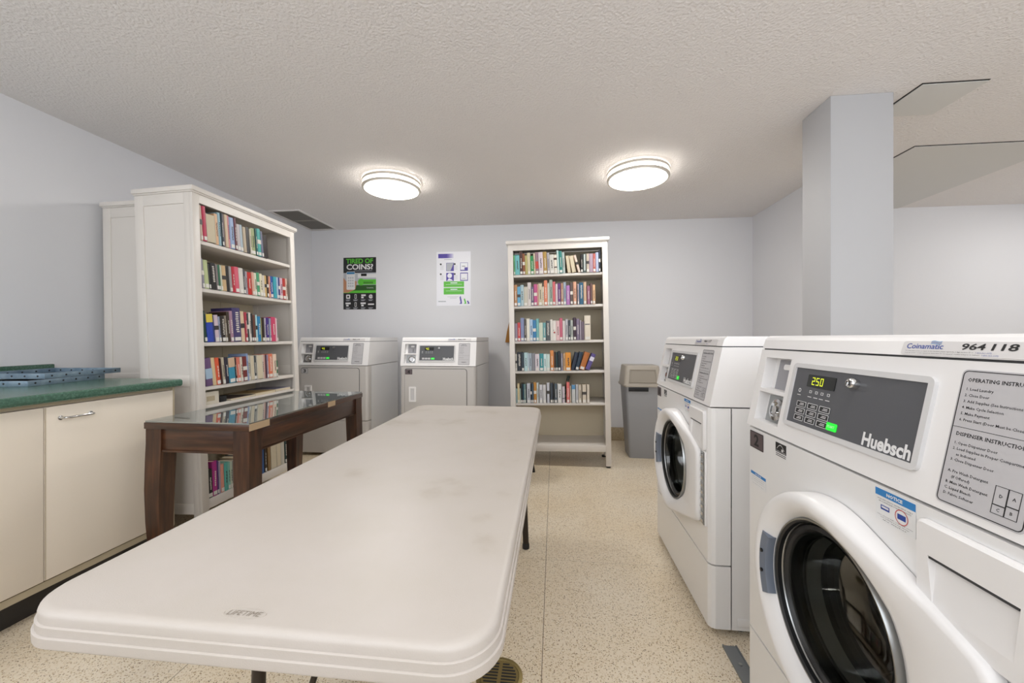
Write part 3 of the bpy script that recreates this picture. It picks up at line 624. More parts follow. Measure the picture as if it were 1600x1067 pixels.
# ------------------------------------------------------------------ books
BOOKS = {
    'L1': '''cream and red|c9b09a|0.0572|0.0162|0.21|2.5|
crimson|c2244a|0.074|0.0242|0.211|2.5|
wide cream|c9c0ac|0.0988|0.0592|0.171|2.6|pages
tan|d9a97e|0.1587|0.0242|0.187|2.6|
light blue|86aebb|0.1835|0.0222|0.202|2.7|
dark navy|1d2c36|0.2063|0.0122|0.206|2.8|
mauve grey|7a6a72|0.2191|0.0142|0.204|2.8|
beige|cdb596|0.2339|0.0212|0.208|2.9|
rose|d8848c|0.2558|0.0132|0.206|2.9|
periwinkle blue|8aa3cc|0.2696|0.0362|0.199|3|
dark red|6a2f3c|0.3064|0.0172|0.219|3|
pinkish grey|b9aeb0|0.3243|0.0282|0.172|3|
pale blue|a3b4c0|0.3531|0.0232|0.176|3.1|
sand coloured|b8a68c|0.3769|0.0242|0.167|3.1|
charcoal|3c3a3a|0.4018|0.0322|0.175|3.2|
narrow cream|c9bea6|0.4346|0.0152|0.17|3.2|
olive green|93a06a|0.4504|0.0352|0.181|3.3|
dark teal|12504e|0.4863|0.0162|0.184|3.4|
turquoise|3aa39d|0.5031|0.0312|0.191|3.4|
slate|6d6f88|0.535|0.0192|0.181|3.5|
brownish black|2d211f|0.5548|0.0452|0.16|3.5|''',
    'L2': '''grey|8f8a98|0.0599|0.0162|0.171|4|
yellow green|b3bf86|0.0768|0.0292|0.168|3.9|
thin black|2b2a26|0.1066|0.0112|0.151|3.8|
thick black|1d1b1b|0.1185|0.0372|0.159|3.7|text
grey brown|7d7271|0.1563|0.0142|0.155|3.6|
dark green|1f6a48|0.1712|0.0142|0.156|3.5|
pale green|bcbfa6|0.186|0.0112|0.157|3.4|
tan|c9a878|0.1978|0.0342|0.158|3.3|
black|221d1c|0.2327|0.0212|0.161|3.2|
silver grey|9a9492|0.2545|0.0182|0.161|3.1|
red|c4192f|0.2733|0.0222|0.164|3|
pinkish red|dd5a70|0.2962|0.0342|0.168|2.9|
off-white|cfcac2|0.331|0.0352|0.166|2.8|
charcoal|4b4a50|0.3668|0.0162|0.163|2.7|
mauve grey|9c929a|0.3837|0.0172|0.152|2.6|
bright red|c81d16|0.4015|0.0372|0.151|2.5|
salmon|d9a08c|0.4393|0.0182|0.155|2.4|
pale cream|cfcdb4|0.4581|0.0252|0.155|2.3|
green and white|3f9a6a|0.484|0.0242|0.161|2.2|
cream|d6cfae|0.5088|0.0232|0.157|2.1|
beige|cdc2b4|0.5326|0.0252|0.15|2|
golden|cfa963|0.5584|0.0192|0.152|1.9|
dark brown|3a2616|0.5782|0.0162|0.155|1.8|
salmon|d88a70|0.595|0.0172|0.153|1.7|
blue|2a55a8|0.6128|0.0292|0.157|1.6|
cyan|2f9fb0|0.6426|0.0322|0.157|1.5|
light blue|9fb3cc|0.6755|0.0182|0.159|1.4|
navy|2c2f78|0.6943|0.0142|0.159|1.3|
mauve pink|c9a0b0|0.7091|0.0312|0.159|1.2|
brick red|b3261c|0.7409|0.0322|0.161|1.1|
pale peach|d3b2a0|0.7737|0.0192|0.163|1|''',
    'L3': '''dark green|123a2c|0.0624|0.0182|0.184|4.5|
blue and yellow|2340b5|0.0813|0.0432|0.167|4.3|yellowtop
navy|1f2f70|0.1252|0.0092|0.161|4.1|
pale pink|c9b3c0|0.135|0.0302|0.164|4|
greyish blue|8e97b0|0.1659|0.0142|0.156|3.8|
brownish black|2b2320|0.1807|0.0272|0.161|3.6|text
taupe|8c8070|0.2086|0.0172|0.164|3.4|
dark brown|3b2a1a|0.2264|0.0192|0.189|3.2|
mauve|a37a90|0.2463|0.0242|0.196|3.1|
tall dark purple|43386e|0.2711|0.0642|0.218|2.9|text
sand coloured|d8bb98|0.336|0.0292|0.2|2.7|
crimson|b32b40|0.3658|0.0192|0.196|2.5|
dark teal|1e3a3a|0.3856|0.0142|0.189|2.3|
off-white|cfc5bd|0.4004|0.0192|0.196|2.2|
black|1e1a19|0.4203|0.0152|0.189|2|
reddish brown|6b3b2a|0.4361|0.0232|0.182|1.8|
pale aqua|a9d3d6|0.4599|0.0122|0.183|1.6|
bright blue|1a7fb3|0.4727|0.0322|0.174|1.4|
thin yellow|b9a95e|0.5055|0.0072|0.165|1.3|
brownish black|2a1d12|0.5133|0.0242|0.168|1.1|
pale lilac|b8b0c0|0.5381|0.0162|0.167|0.9|
deep purple|3d2380|0.5549|0.0312|0.17|0.7|
greyish blue|8a90aa|0.5867|0.0162|0.167|0.5|
hot pink|d03a62|0.6035|0.0442|0.177|0.4|
pale pink|e0b3bd|0.6483|0.0152|0.172|0.2|
thin grey|6f7a70|0.6641|0.0112|0.159|0|''',
    'L4': '''purple and pale blue|6a4a78|0.0624|0.0462|0.165|5|bluelow
straw coloured|d4b88a|0.1094|0.0252|0.166|4.8|
orange red|e0522c|0.1352|0.0292|0.164|4.5|
dark brown|3b1712|0.1651|0.0092|0.159|4.3|
stone grey|b8ac94|0.175|0.0232|0.164|4.1|
purplish black|2a2436|0.1988|0.0252|0.164|3.9|
aqua blue|2f8fb0|0.2247|0.0492|0.16|3.6|tantop
black|221a18|0.2746|0.0132|0.157|3.4|
coral|d9705c|0.2884|0.0282|0.159|3.2|
cream|d0c3b0|0.3172|0.0182|0.16|3|
maroon|7a2a28|0.3361|0.0332|0.162|2.7|
tall light blue|8a9fc8|0.3699|0.0142|0.181|2.5|
ivory|c9bfae|0.3847|0.0152|0.166|2.3|
cream|cfc6b6|0.4005|0.0302|0.165|2|pages
dark slate|3a4448|0.4314|0.0232|0.164|1.8|
thick ivory|d2c8b8|0.4552|0.0502|0.166|1.6|pages
pale beige|cdbcb0|0.506|0.0162|0.168|1.4|
dusty pink|cf9f92|0.5228|0.0132|0.168|1.1|
thin dark maroon|4a2030|0.5366|0.0102|0.167|0.9|
lavender|8f84a0|0.5474|0.0172|0.166|0.7|
orange|e2714e|0.5652|0.0402|0.171|0.5|text
pale peach|e0c4ac|0.606|0.0382|0.167|0.2|
small green|0f6a3c|0.6448|0.0142|0.12|0|''',
    'L6': '''black|1c1a1c|0.048|0.0332|0.166|0|
magenta|b82a8a|0.0818|0.0322|0.204|0|
dark purple|4a2a70|0.1146|0.0102|0.2|0|
pale mauve|a898b0|0.1254|0.0132|0.19|0|
salmon|e0907c|0.1392|0.0232|0.168|0|
turquoise|4fb0a4|0.163|0.0242|0.171|0|
aqua|7cc0b0|0.1878|0.0162|0.169|0|
pale green|c0cbb8|0.2046|0.0172|0.163|0|
grey|8a8a88|0.2224|0.0372|0.164|0|
tan|b09878|0.2602|0.0382|0.174|0|
navy|2a3450|0.3|0.0332|0.179|0|
cream|c8bfa8|0.337|0.0372|0.191|0|
bright red|d8382c|0.378|0.0562|0.194|0|
white and blue|b8c4d8|0.439|0.0242|0.181|0|
blue|2f5fa0|0.466|0.0282|0.176|0|
dark brown|3a2a1c|0.498|0.0182|0.191|0|
brown|8a6a40|0.528|0.0252|0.181|0|
thick ivory|c8bca4|0.556|0.0562|0.176|0|pages
beige|d0c4ae|0.615|0.0392|0.168|0|pages
pale grey|c0bcae|0.657|0.0362|0.191|0|
dark teal|1a3a3c|0.699|0.0242|0.195|0|
brownish black|2a2220|0.726|0.0272|0.212|0|''',
    'R1': '''thin green|5fae6a|0.0511|0.0122|0.1754|1|
turquoise|62b3b5|0.0639|0.0402|0.1751|1.1|
dark brown|4a2a22|0.1047|0.0262|0.2073|1.2|
orange and black|8a4a22|0.1315|0.0212|0.1867|1.2|
khaki|b0a55e|0.1533|0.0212|0.1702|1.3|
beige|c9bd9a|0.1751|0.0262|0.1917|1.4|
green|1f8a48|0.2019|0.0282|0.1632|1.5|
pale tan|d0c0a0|0.2307|0.0132|0.1847|1.5|
grey and red|96727c|0.2445|0.0292|0.1934|1.6|redlow
pale pink|cdbcc4|0.2743|0.0392|0.1928|1.7|
mustard|b08a3c|0.3145|0.0332|0.195|1.8|
silver grey|a8a2a8|0.3494|0.0212|0.1833|1.8|
off-white|c9c5bc|0.3713|0.0372|0.1669|1.9|
cream and brown|d9cfbe|0.4093|0.0262|0.1652|2|darktop
pale aqua|b3cfcb|0.4371|0.0162|0.2027|2.1|
teal|1f7f78|0.4541|0.0282|0.1954|2.2|
greyish aqua|a9b8b4|0.483|0.0212|0.1828|2.2|
cream|d6bd98|0.5265|0.0272|0.154|6|pages
sand coloured|d9be96|0.5645|0.0332|0.1524|9|pages
pale salmon|d6bfae|0.6176|0.0202|0.1575|15|
black|1e1a18|0.6391|0.0182|0.1588|0|
dark grey|4a5552|0.6579|0.0302|0.1615|0|whitestripe
beige and black|b8a894|0.6887|0.0222|0.1629|0|
mauve|a08a9c|0.7115|0.0332|0.1624|0|
rose red|b8564f|0.7453|0.0212|0.1607|0|
lavender|9fa9c4|0.7671|0.0252|0.1703|0|
dark navy|1f2838|0.7944|0.0142|0.1867|0|''',
    'R2': '''orange brown|b07a4a|0.048|0.0282|0.1884|0|
light blue|5aa0c4|0.0768|0.0282|0.1718|0|
pale blue|9fb8c0|0.1056|0.0282|0.1863|0|
stone grey|bdb5a4|0.1344|0.0342|0.1697|0|
off-white|cfc4c0|0.1692|0.0302|0.207|0|
slate purple|5f5470|0.2|0.0242|0.1674|0|text
hot pink|c44a84|0.2248|0.0282|0.1889|0|
thin salmon|d99a8c|0.2536|0.0122|0.1884|0|
khaki|c4b596|0.2664|0.0312|0.1941|0|
cream|d3c8b4|0.2982|0.0162|0.1645|0|
coral|dd7a55|0.315|0.0282|0.2202|0|
pale grey|bfc0b4|0.3438|0.0172|0.1946|0|
sage green|8fa090|0.3616|0.0282|0.2223|0|
pinkish red|d25a60|0.3904|0.0232|0.2066|0|
pale pink|c9b4b8|0.4142|0.0202|0.1852|0|
purple|6a2f7a|0.435|0.0262|0.1907|0|
light brown|a87a60|0.4618|0.0222|0.1902|0|
steel blue|93a4b4|0.4846|0.0222|0.1987|0|
orchid|b070b4|0.5091|0.0302|0.1692|0|
grey brown|5a4a44|0.5431|0.0242|0.1936|0|
peach|dfa080|0.5701|0.0272|0.1991|0|
lilac grey|a49aa4|0.6051|0.0152|0.1784|0|
dark blue|1d5a7c|0.6221|0.0342|0.1901|0|text
tan|c4a080|0.6581|0.0252|0.1954|0|
plum pink|9a5a74|0.6891|0.0252|0.1598|0|
dark brown|6a4a44|0.7171|0.0192|0.1812|0|
apricot|d9a878|0.7371|0.0222|0.1678|0|''',
    'R3': '''greyish purple|8a7a8a|0.048|0.0252|0.1585|0|
red|cc3a3a|0.0738|0.0262|0.165|0|
slate blue|7a84ac|0.1006|0.0312|0.2054|0|
dark grey|4a4440|0.1324|0.0202|0.1918|0|
cream|d9d4c4|0.1532|0.0282|0.1983|0|
powder blue|9fbad6|0.182|0.0272|0.1908|0|
bright blue|2a78b0|0.2098|0.0282|0.1832|0|
pale teal|6aaeb0|0.2386|0.0242|0.1957|0|
pale sage|c0c9b4|0.2634|0.0342|0.1602|0|
aqua|5f9a9c|0.2982|0.0262|0.1595|0|
charcoal|4b5052|0.325|0.0372|0.1749|0|text
off-white|d6d0c8|0.3628|0.0202|0.1862|0|
white|ddd4cc|0.3836|0.0302|0.1758|0|reddot
pinkish white|dcb3b4|0.4144|0.0302|0.1722|0|
hot pink|c95a72|0.4452|0.0252|0.1965|0|
ivory|d0c6c4|0.471|0.0222|0.171|0|
light grey|b6b2b8|0.4951|0.0242|0.1855|0|
dark slate|38404a|0.5211|0.0182|0.176|0|
greyish green|a9b0a8|0.5401|0.0212|0.1756|0|
dark plum|3d2236|0.5651|0.0242|0.1971|0|
purple grey|7a6a84|0.5911|0.0262|0.1867|0|
thin lilac|a59aa8|0.6201|0.0122|0.1731|0|
dull plum|6a5a68|0.6331|0.0242|0.1608|0|
tall wide cream|d9ccb8|0.6611|0.0522|0.2133|0|ring''',
    'R4': '''pale grey|b9b4a8|0.048|0.0162|0.1525|0|
thick black|20262e|0.0648|0.0392|0.1681|0|text
dark slate|2d3c48|0.1046|0.0222|0.1644|0|
pale aqua|a9c9cc|0.1274|0.0292|0.1639|0|
thin pale blue|b6c6d0|0.1572|0.0122|0.1573|0|
greyish blue|9aa8b4|0.17|0.0232|0.157|0|
mid grey|7f8088|0.1938|0.0302|0.1564|0|
lavender white|cfc4cc|0.2246|0.0372|0.1498|0|
teal|2f8f96|0.2624|0.0362|0.152|0|
white and aqua|c0dada|0.2992|0.0252|0.1483|0|
mint|b9cfca|0.325|0.0292|0.1478|0|
orange brown|d9823a|0.358|0.0302|0.1791|0|
dark brown|4a2a1c|0.391|0.0132|0.1665|0|
dark teal|1f3c40|0.405|0.0192|0.1632|0|
black|1a1d28|0.425|0.0232|0.1718|0|
greyish purple|8a8494|0.45|0.0182|0.1524|0|
tan|c09a74|0.471|0.0192|0.152|0|
bright orange|e08a1e|0.491|0.0462|0.1586|0|
dark navy|1c2b40|0.5378|0.0302|0.1603|-14|
dark blue|17324a|0.5735|0.0302|0.1626|-15|
rust orange|b8641e|0.6094|0.0452|0.1589|-19|
purple and white|5a4a90|0.6618|0.0362|0.1489|-24|whitetop''',
    'R5': '''pale teal|8fa9a8|0.048|0.0142|0.1296|0|
pale yellow|cbb88a|0.0628|0.0182|0.1732|0|
sage green|9ab0a4|0.0816|0.0102|0.1298|0|
black|151a1e|0.0924|0.0152|0.1715|0|
dark teal|20485a|0.1082|0.0112|0.1682|0|
greyish teal|6a8a88|0.12|0.0172|0.168|0|
thin black|14181a|0.1378|0.0072|0.1646|0|
pale lavender|b4b6c0|0.1456|0.0312|0.1745|0|
navy|14222c|0.1774|0.0132|0.1708|0|
slate blue|3d5466|0.1912|0.0152|0.1706|0|
golden orange|c0812e|0.207|0.0242|0.1801|0|
pale aqua|b8c4c4|0.2326|0.0172|0.1795|0|
lilac white|c8c6cc|0.2566|0.0282|0.1621|0|
silver white|c6c4c6|0.2886|0.0262|0.1615|0|
light lavender|bfc1cc|0.3236|0.0212|0.1788|0|
dark slate|39444e|0.3516|0.0242|0.1763|0|
jet black|10161c|0.3766|0.0092|0.1688|0|
slate grey|4a5a66|0.3896|0.0232|0.1705|0|
thick white|d0cfcf|0.4176|0.0342|0.167|0|
lilac grey|c4b8c0|0.4576|0.0222|0.1432|0|darklow
coral red|e06a66|0.4956|0.0262|0.1815|0|
thin cream|d8c8b0|0.5256|0.0082|0.1519|0|
white and blue|c0c4c2|0.5406|0.0302|0.1586|0|bluetop
light grey|b4b6ba|0.5756|0.0202|0.1619|0|
beige|c9bca8|0.5986|0.0252|0.1585|0|
cream|cfc2ae|0.6316|0.0332|0.1609|0|
ivory|d2c6b4|0.6716|0.0212|0.1611|0|'''}

SHELF = {'L1': ('top shelf of the left bookcase', 1.69), 'L2': ('second shelf of the left bookcase', 1.41), 'L3': ('third shelf of the left bookcase', 1.092),
         'L4': ('fourth shelf of the left bookcase', .832), 'L6': ('bottom shelf of the left bookcase', .18),
         'R1': ('top shelf of the right bookcase', 1.69), 'R2': ('second shelf of the right bookcase', 1.412), 'R3': ('third shelf of the right bookcase', 1.10),
         'R4': ('fourth shelf of the right bookcase', .834), 'R5': ('fifth shelf of the right bookcase', .55)}
def bmat(hexc):
    v = [int(hexc[i:i + 2], 16) for i in (0, 2, 4)]; g = .3 * v[0] + .6 * v[1] + .1 * v[2]
    return mat('cover_' + hexc, '%02x%02x%02x' % tuple(int(c + (g - c) * .14) for c in v), .45)      # faded covers
def lum(hexc): c = srgb(hexc); return .2 * c[0] + .7 * c[1] + .1 * c[2]
def book(M, t, h, d, hexc, flag, rnd):
    # local: x thickness, y depth (spine at y=0), z height
    cm = bmat(hexc); o = empty_book = None
    m = MB(); c = min(.0022, t * .2)
    pages_out = flag == 'pages'
    if pages_out:
        m.box(0, c, 0, d, 0, h, cm); m.box(t - c, t, 0, d, 0, h, cm); m.box(c, t - c, d - c, d, 0, h, cm)
    else:
        b = .0035
        sp = [(0, b), (t * .18, .0008), (t * .5, 0), (t * .82, .0008), (t, b), (t, d), (t - c, d), (t - c, b + c), (c, b + c), (c, d), (0, d)]
        n = len(sp)
        m.add([(x, y, 0) for x, y in sp] + [(x, y, h) for x, y in sp], [[i, (i + 1) % n, n + (i + 1) % n, n + i] for i in range(n)], cm)
        for z in (0, h):
            m.add([(x, y, z) for x, y in sp], [[0, 1, 2, 3, 4, 7, 8], [0, 8, 9, 10], [4, 5, 6, 7]], cm)
    o = m.build('book'); o.matrix_world = M
    bpy_loc = None
    y0, y1 = (.0015, d - c) if pages_out else (.0065, d - .003)
    m = MB(); m.box(c, t - c, y0, y1, .003, h - .003, M_page); m.build('page_block', o)
    if pages_out: return o
    def patch(name, x0, x1, z0, z1, mm):
        m = MB(); m.box(x0 * t, x1 * t, -.0007, .0035, z0 * h, z1 * h, mm); m.build(name, o)
    if rnd.random() < .62 and t > .009: patch('spine_label', .14, .86, .03, .03 + .022 / h, M_sticker)
    if flag == 'yellowtop': patch('colour_band', 0.02, .98, .7, .995, bmat('d8bf3a'))
    elif flag == 'bluelow': patch('colour_band', 0.02, .98, .25, .62, bmat('9fb8d0'))
    elif flag == 'tantop': patch('colour_band', 0.02, .98, .62, .995, bmat('c9a888'))
    elif flag == 'redlow': patch('colour_band', 0.02, .98, .25, .58, bmat('c43a2c'))
    elif flag == 'darktop': patch('colour_band', 0.02, .98, .72, .83, bmat('4a3028')); patch('colour_band', 0.02, .98, .3, .36, bmat('4a3028'))
    elif flag == 'bluetop': patch('colour_band', 0.02, .98, .76, .995, bmat('4f8fbf'))
    elif flag == 'darklow': patch('colour_band', 0.02, .98, .25, .29, bmat('2a2428'))
    elif flag == 'whitetop': patch('colour_band', 0.02, .98, .55, .8, bmat('d8d4e4'))
    elif flag == 'whitestripe': patch('colour_band', .35, .65, .1, .98, bmat('c8d0cc'))
    elif flag == 'reddot': patch('colour_band', .3, .75, .36, .44, bmat('a8201c')); patch('colour_band', .2, .45, .5, .53, M_ink)
    elif flag == 'ring': patch('colour_band', .1, .9, .62, .66, bmat('6a6468'))
    elif t > .012:
        light = lum(hexc) > .3; r = rnd.random()
        mm = bmat('3c3634') if light else bmat('d6cfc4')
        if flag == 'text' or r < .5:
            # title marks: a column of short strokes like small lettering seen end on
            m = MB(); z = .28 * h; n = rnd.randint(4, 9) if flag != 'text' else 10
            wd = .34 if flag == 'text' else .2
            for i in range(n):
                a = .5 - wd / 2 + rnd.uniform(0, .08); zz = z + i * .62 * h / n / (1 if flag == 'text' else 1.4)
                m.box(a * t, (a + wd) * t, -.0006, .0035, zz, zz + .35 * h / n, mm)
            m.build('spine_title', o)
        elif r < .68: patch('colour_band', 0.02, .98, .45, .6, mm)
    return o
def ntok(s): return len(s.split())
def label_books(key, names):
    place = SHELF[key][0]; n = len(names); out = []
    short = place.replace('of the ', 'of ')
    for i, nm in enumerate(names):
        if names.count(nm) == 1: out.append('%s book on the %s' % (nm, place)); continue
        L = names[i - 1] if i else None; R = names[i + 1] if i + 1 < n else None
        opts = []
        if L and R: opts.append('%s book between %s and %s ones, %s' % (nm, L, R, short))
        if L: opts.append('%s book right of the %s one, %s' % (nm, L, place))
        if R: opts.append('%s book left of the %s one, %s' % (nm, R, place))
        out.append(next((x for x in opts if ntok(x) <= 16), opts[-1]))
    return out
rnd = random.Random(3)
def place_books(key, M):
    rows = [r.split('|') for r in BOOKS[key].split('\n')]
    labs = label_books(key, [r[0] for r in rows]); z0 = SHELF[key][1]
    for r, lab in zip(rows, labs):
        nm, hx, u, t, h, th, fl = r; u, t, h, th = map(float, (u, t, h, th)); h = min(h, .205) if key in ('L1', 'R1') else h
        d = min(.155, h * .66 + rnd.uniform(0, .015)); y = .003 + rnd.uniform(0, .006)
        a = math.radians(th)
        if a >= 0: R = Matrix.Translation((u, y, z0 + .0006)) @ Matrix.Rotation(-a, 4, 'Y')
        else: R = Matrix.Translation((u + t * math.cos(a), y, z0 + .0006)) @ Matrix.Rotation(-a, 4, 'Y') @ Matrix.Translation((-t, 0, 0))
        o = book(M @ R, t, h, d, hx, fl, rnd)
        tag(o, lab, 'book', 'books on the ' + SHELF[key][0])
for key in BOOKS: place_books(key, ML if key[0] == 'L' else MR_)
# taller books standing in a second row behind
for key, u, t, h, hx, nm in (('L6', .10, .03, .285, '1d4a2c', 'tall dark green'), ('L6', .16, .028, .3, '2f6a2a', 'tall mid green'), ('L6', .215, .022, .32, '18301f', 'tallest blackish green'),
                             ('L6', .50, .035, .225, 'b8a888', 'tall tan'), ('R5', .46, .02, .222, '2c4030', 'dark green')):
    M = ML if key[0] == 'L' else MR_
    lean = .26 if key == 'R5' else 0; h = min(h, .3)
    o = book(M @ Matrix.Translation((u, .2, SHELF[key][1] + .0006 + t * math.sin(lean))) @ Matrix.Rotation(lean, 4, 'Y'), t, h, .14, hx, '', rnd)
    tag(o, '%s book standing behind the front row, %s' % (nm, SHELF[key][0]), 'book', 'books in a second row')
# loose things on the shelf under the fourth one of the left bookcase
def on_left(o, u, y, z): o.matrix_world = ML @ Matrix.Translation((u, y, z))
m = MB(); m.box(0, .115, 0, .1, 0, .075, mat('cream_card', 'd4cdbd', .7), .002); o = m.build('cardboard_box'); on_left(o, .052, .03, .7205); tag(o, 'small cream cardboard box low on the left bookcase, at the near end', 'box')
m = MB(); m.box(.03, .085, -.0006, 0, .02, .05, M_edge); m.build('box_label', o)
m = MB(); m.box(0, .05, 0, .06, 0, .035, M_black, .004); o = m.build('small_box'); on_left(o, .185, .04, .7205); tag(o, 'small black object beside the cream box on the left bookcase', 'box')
for i, (u, wd, hh, hx, nm) in enumerate(((.255, .2, .012, '4a3d38', 'dark covered'), (.46, .19, .016, 'c9ab74', 'yellowish'), (.655, .16, .02, '8a86a0', 'greyish purple'))):
    m = MB(); m.box(0, wd, 0, .24, .001, hh - .001, M_page); o = m.build('magazine'); on_left(o, u, .03, .7205)
    for z in (0, hh - .001):
        m = MB(); m.box(-.001, wd + .001, -.001, .241, z, z + .001, bmat(hx)); m.build('cover', o)
    tag(o, '%s magazine lying flat on the low shelf of the left bookcase' % nm, 'magazine', 'magazines lying flat')

# ------------------------------------------------------------------ kitchen style base cabinet and counter
XF = -2.05
t = empty('base_cabinet', (XF, 1.366, 0)); tag(t, 'cream base cabinet with two flat doors under the green countertop', 'cabinet')
c0, c1 = -.545, .548     # along y
m = MB(); m.box(XL - XF + .002, -.021, c0, c1, .112, .868, M_cream); m.box(-.021, -.004, c1 - .012, c1, .112, .868, M_edge); m.box(-.021, -.006, c0, c1 - .012, .112, .14, M_edge); m.box(-.021, -.006, c0, c1 - .012, .852, .868, M_edge); m.build('carcass', t)
m = MB(); m.box(XL - XF + .02, -.07, c0, c1 - .02, 0, .112, M_kick); m.build('toe_kick', t)
for a, b, hy in ((-.54, -.002, -.49), (.002, .535, .051)):
    m = MB(); m.box(-.019, 0, a, b, .146, .848, M_cream, .0015); m.box(-.0185, .0006, a + .0005, a + .003, .147, .847, M_edge); d = m.build('door', t)
    m = MB(); y0, y1, z = hy, hy + .106, .797
    m.tube([(0, y0, z), (.02, y0 + .001, z), (.026, y0 + .006, z), (.028, y0 + .014, z), (.028, y1 - .014, z), (.026, y1 - .006, z), (.02, y1 - .001, z), (0, y1, z)], .0048, M_chrome)
    for y in (y0, y1): m.cyl((0, y, z), (.004, y, z), .009, M_chrome, 14)
    m.build('handle', d)
t = empty('countertop', (XL, 1.366, .868)); tag(t, 'speckled green countertop with a rounded front edge and backsplash', 'countertop')
y0, y1 = -.56, .56
m = MB(); X = -2.018 - XL
pr = [(0.002, 0), (0.002, .038), (X - .014, .038), (X - .006, .036), (X - .001, .031), (X, .024), (X, .012), (X - .003, .004), (X - .01, 0)]
m.prism(pr, 'y', y0, y1, M_green); m.build('worktop', t, sharp=.5)
m = MB(); m.box(.002, .022, y0, y1 + .04, .0385, .112, M_green, .005); m.build('backsplash', t)
# two shallow metal trays
def tray(label, P, ang, L, Wd, hh, wall, sheet):
    t = empty('metal_tray', P, ang); tag(t, label, 'tray', 'grey blue metal trays on the counter')
    m = MB(); th = .002
    m.box(0, L, 0, Wd, 0, th, M_tray)
    m.build('tray_floor', t)
    for nm, (a, b, c, d) in (('a', (0, L, 0, th)), ('b', (0, L, Wd - th, Wd)), ('c', (0, th, th, Wd - th)), ('d', (L - th, L, th, Wd - th))):
        m = MB(); m.box(a, b, c, d, th, hh, M_tray, .0006)
        lo = (a, b) if b - a > d - c else (c, d); k = 6
        for i in range(k):
            p = lo[0] + (lo[1] - lo[0]) * (i + .5) / k
            if b - a > d - c: m.cyl((p, c - .0006, hh * .5), (p, d + .0006, hh * .5), .0045, M_black, 10)
            else: m.cyl((a - .0006, p, hh * .5), (b + .0006, p, hh * .5), .0045, M_black, 10)
        m.build('rim', t)
    if sheet:
        m = MB(); m.box(.02, L - .02, .02, Wd - .02, th, .012, mat('paper_sheet', 'cfcfcf', .7)); m.build('paper_lining', t)
    return t
tray('lower grey blue metal tray lying on the green counter', (-2.405, 1.544, .9065), math.radians(101), .37, .40, .026, .002, True)
tray('upper grey blue metal tray lying crosswise on the lower tray', (-2.43, 1.62, .9335), math.radians(97), .37, .37, .026, .002, False)

# ------------------------------------------------------------------ dark wood side table with glass top
t = empty('side_table', (-1.822, 1.555, 0)); tag(t, 'dark wooden console table with a glass top and curved legs', 'table')
LX, LY, HT = .512, 1.005, .76
m = MB(); m.box(0, LX, 0, LY, HT - .036, HT - .007, M_woodx, .003); m.build('tabletop', t)
m = MB(); m.box(.004, LX - .004, .004, LY - .004, HT - .0065, HT, M_tglass); m.build('glass_top', t)
for cx, sx in ((.035, 1), (LX - .035, -1)):
    for cy, sy in ((.035, 1), (LY - .035, -1)):
        m = MB(); rings = []
        for z, ox, wd in ((0, .018, .048), (.06, .014, .052), (.16, .006, .06), (.3, -.001, .068), (.45, -.004, .074), (.58, -.002, .076), (.66, 0, .076), (HT - .0365, 0, .076)):
            # outer edges bow outwards, taper inwards to the foot
            x0, y0 = cx - sx * .03 + sx * ox, cy - sy * .03 + sy * ox
            x1, y1 = x0 + sx * wd, y0 + sy * wd
            xa, xb = sorted((x0, x1)); ya, yb = sorted((y0, y1))
            rings.append([(xa, ya, z), (xb, ya, z), (xb, yb, z), (xa, yb, z)])
        m.loft(rings, M_wood, smooth=True); m.build('leg', t, sharp=.5)
for a in ((.075, LX - .075, .012, .032), (.075, LX - .075, LY - .032, LY - .012), (.012, .032, .075, LY - .075), (LX - .032, LX - .012, .075, LY - .075)):
    m = MB(); m.box(a[0], a[1], a[2], a[3], HT - .135, HT - .0365, M_woodx, .002); m.box(a[0], a[1], a[2] - .003, a[3] + .003, HT - .139, HT - .13, M_woodx); m.build('apron', t)
for y0, y1 in ((.0, .12), (.59, .665)):
    m = MB(); m.box(LX - .0005, LX + .0012, y0, y1, HT - .034, HT - .004, M_tape); m.build('tape_strip', t)

# ------------------------------------------------------------------ white folding table
t = empty('folding_table', (-.474, 1.487, 0)); tag(t, 'large white plastic folding table in the middle of the room', 'table')
hx, hy, ZT_ = .396, .964, .70
m = MB(); rings = []
for z, ins in ((ZT_ - .056, .012), (ZT_ - .056, .004), (ZT_ - .053, .0005), (ZT_ - .050, 0), (ZT_ - .037, 0), (ZT_ - .036, .001), (ZT_ - .0357, .003), (ZT_ - .0225, .003), (ZT_ - .0215, .004), (ZT_ - .0212, .006), (ZT_ - .010, .006), (ZT_ - .0045, .008), (ZT_ - .001, .013), (ZT_, .020)):
    rings.append([(x, y, z) for x, y in rrect(-hx + ins, hx - ins, -hy + ins, hy - ins, .085 - ins * .8, 10)])
m.loft(rings, M_table); top = m.build('tabletop', t, sharp=.7)
m = MB(); ov = [(.036 * math.cos(2 * PI * i / 40), .0105 * math.sin(2 * PI * i / 40)) for i in range(40)]
TLm = Matrix.Translation((-.006, -.926, ZT_ + .0002))
m.loft([[(x * k, y * k, z) for x, y in ov] for k, z in ((1, 0), (.985, .0006), (.95, .0006), (.93, 0))], M_tmark, TLm, cap=(False, False))
m.text('LIFETIME', mat('stamped_letters', '8f8578', .6), TLm @ Matrix.Translation((-.028, -.005, .0004)), .056, .010, shear=.2, res=3); m.build('stamped_logo', top)
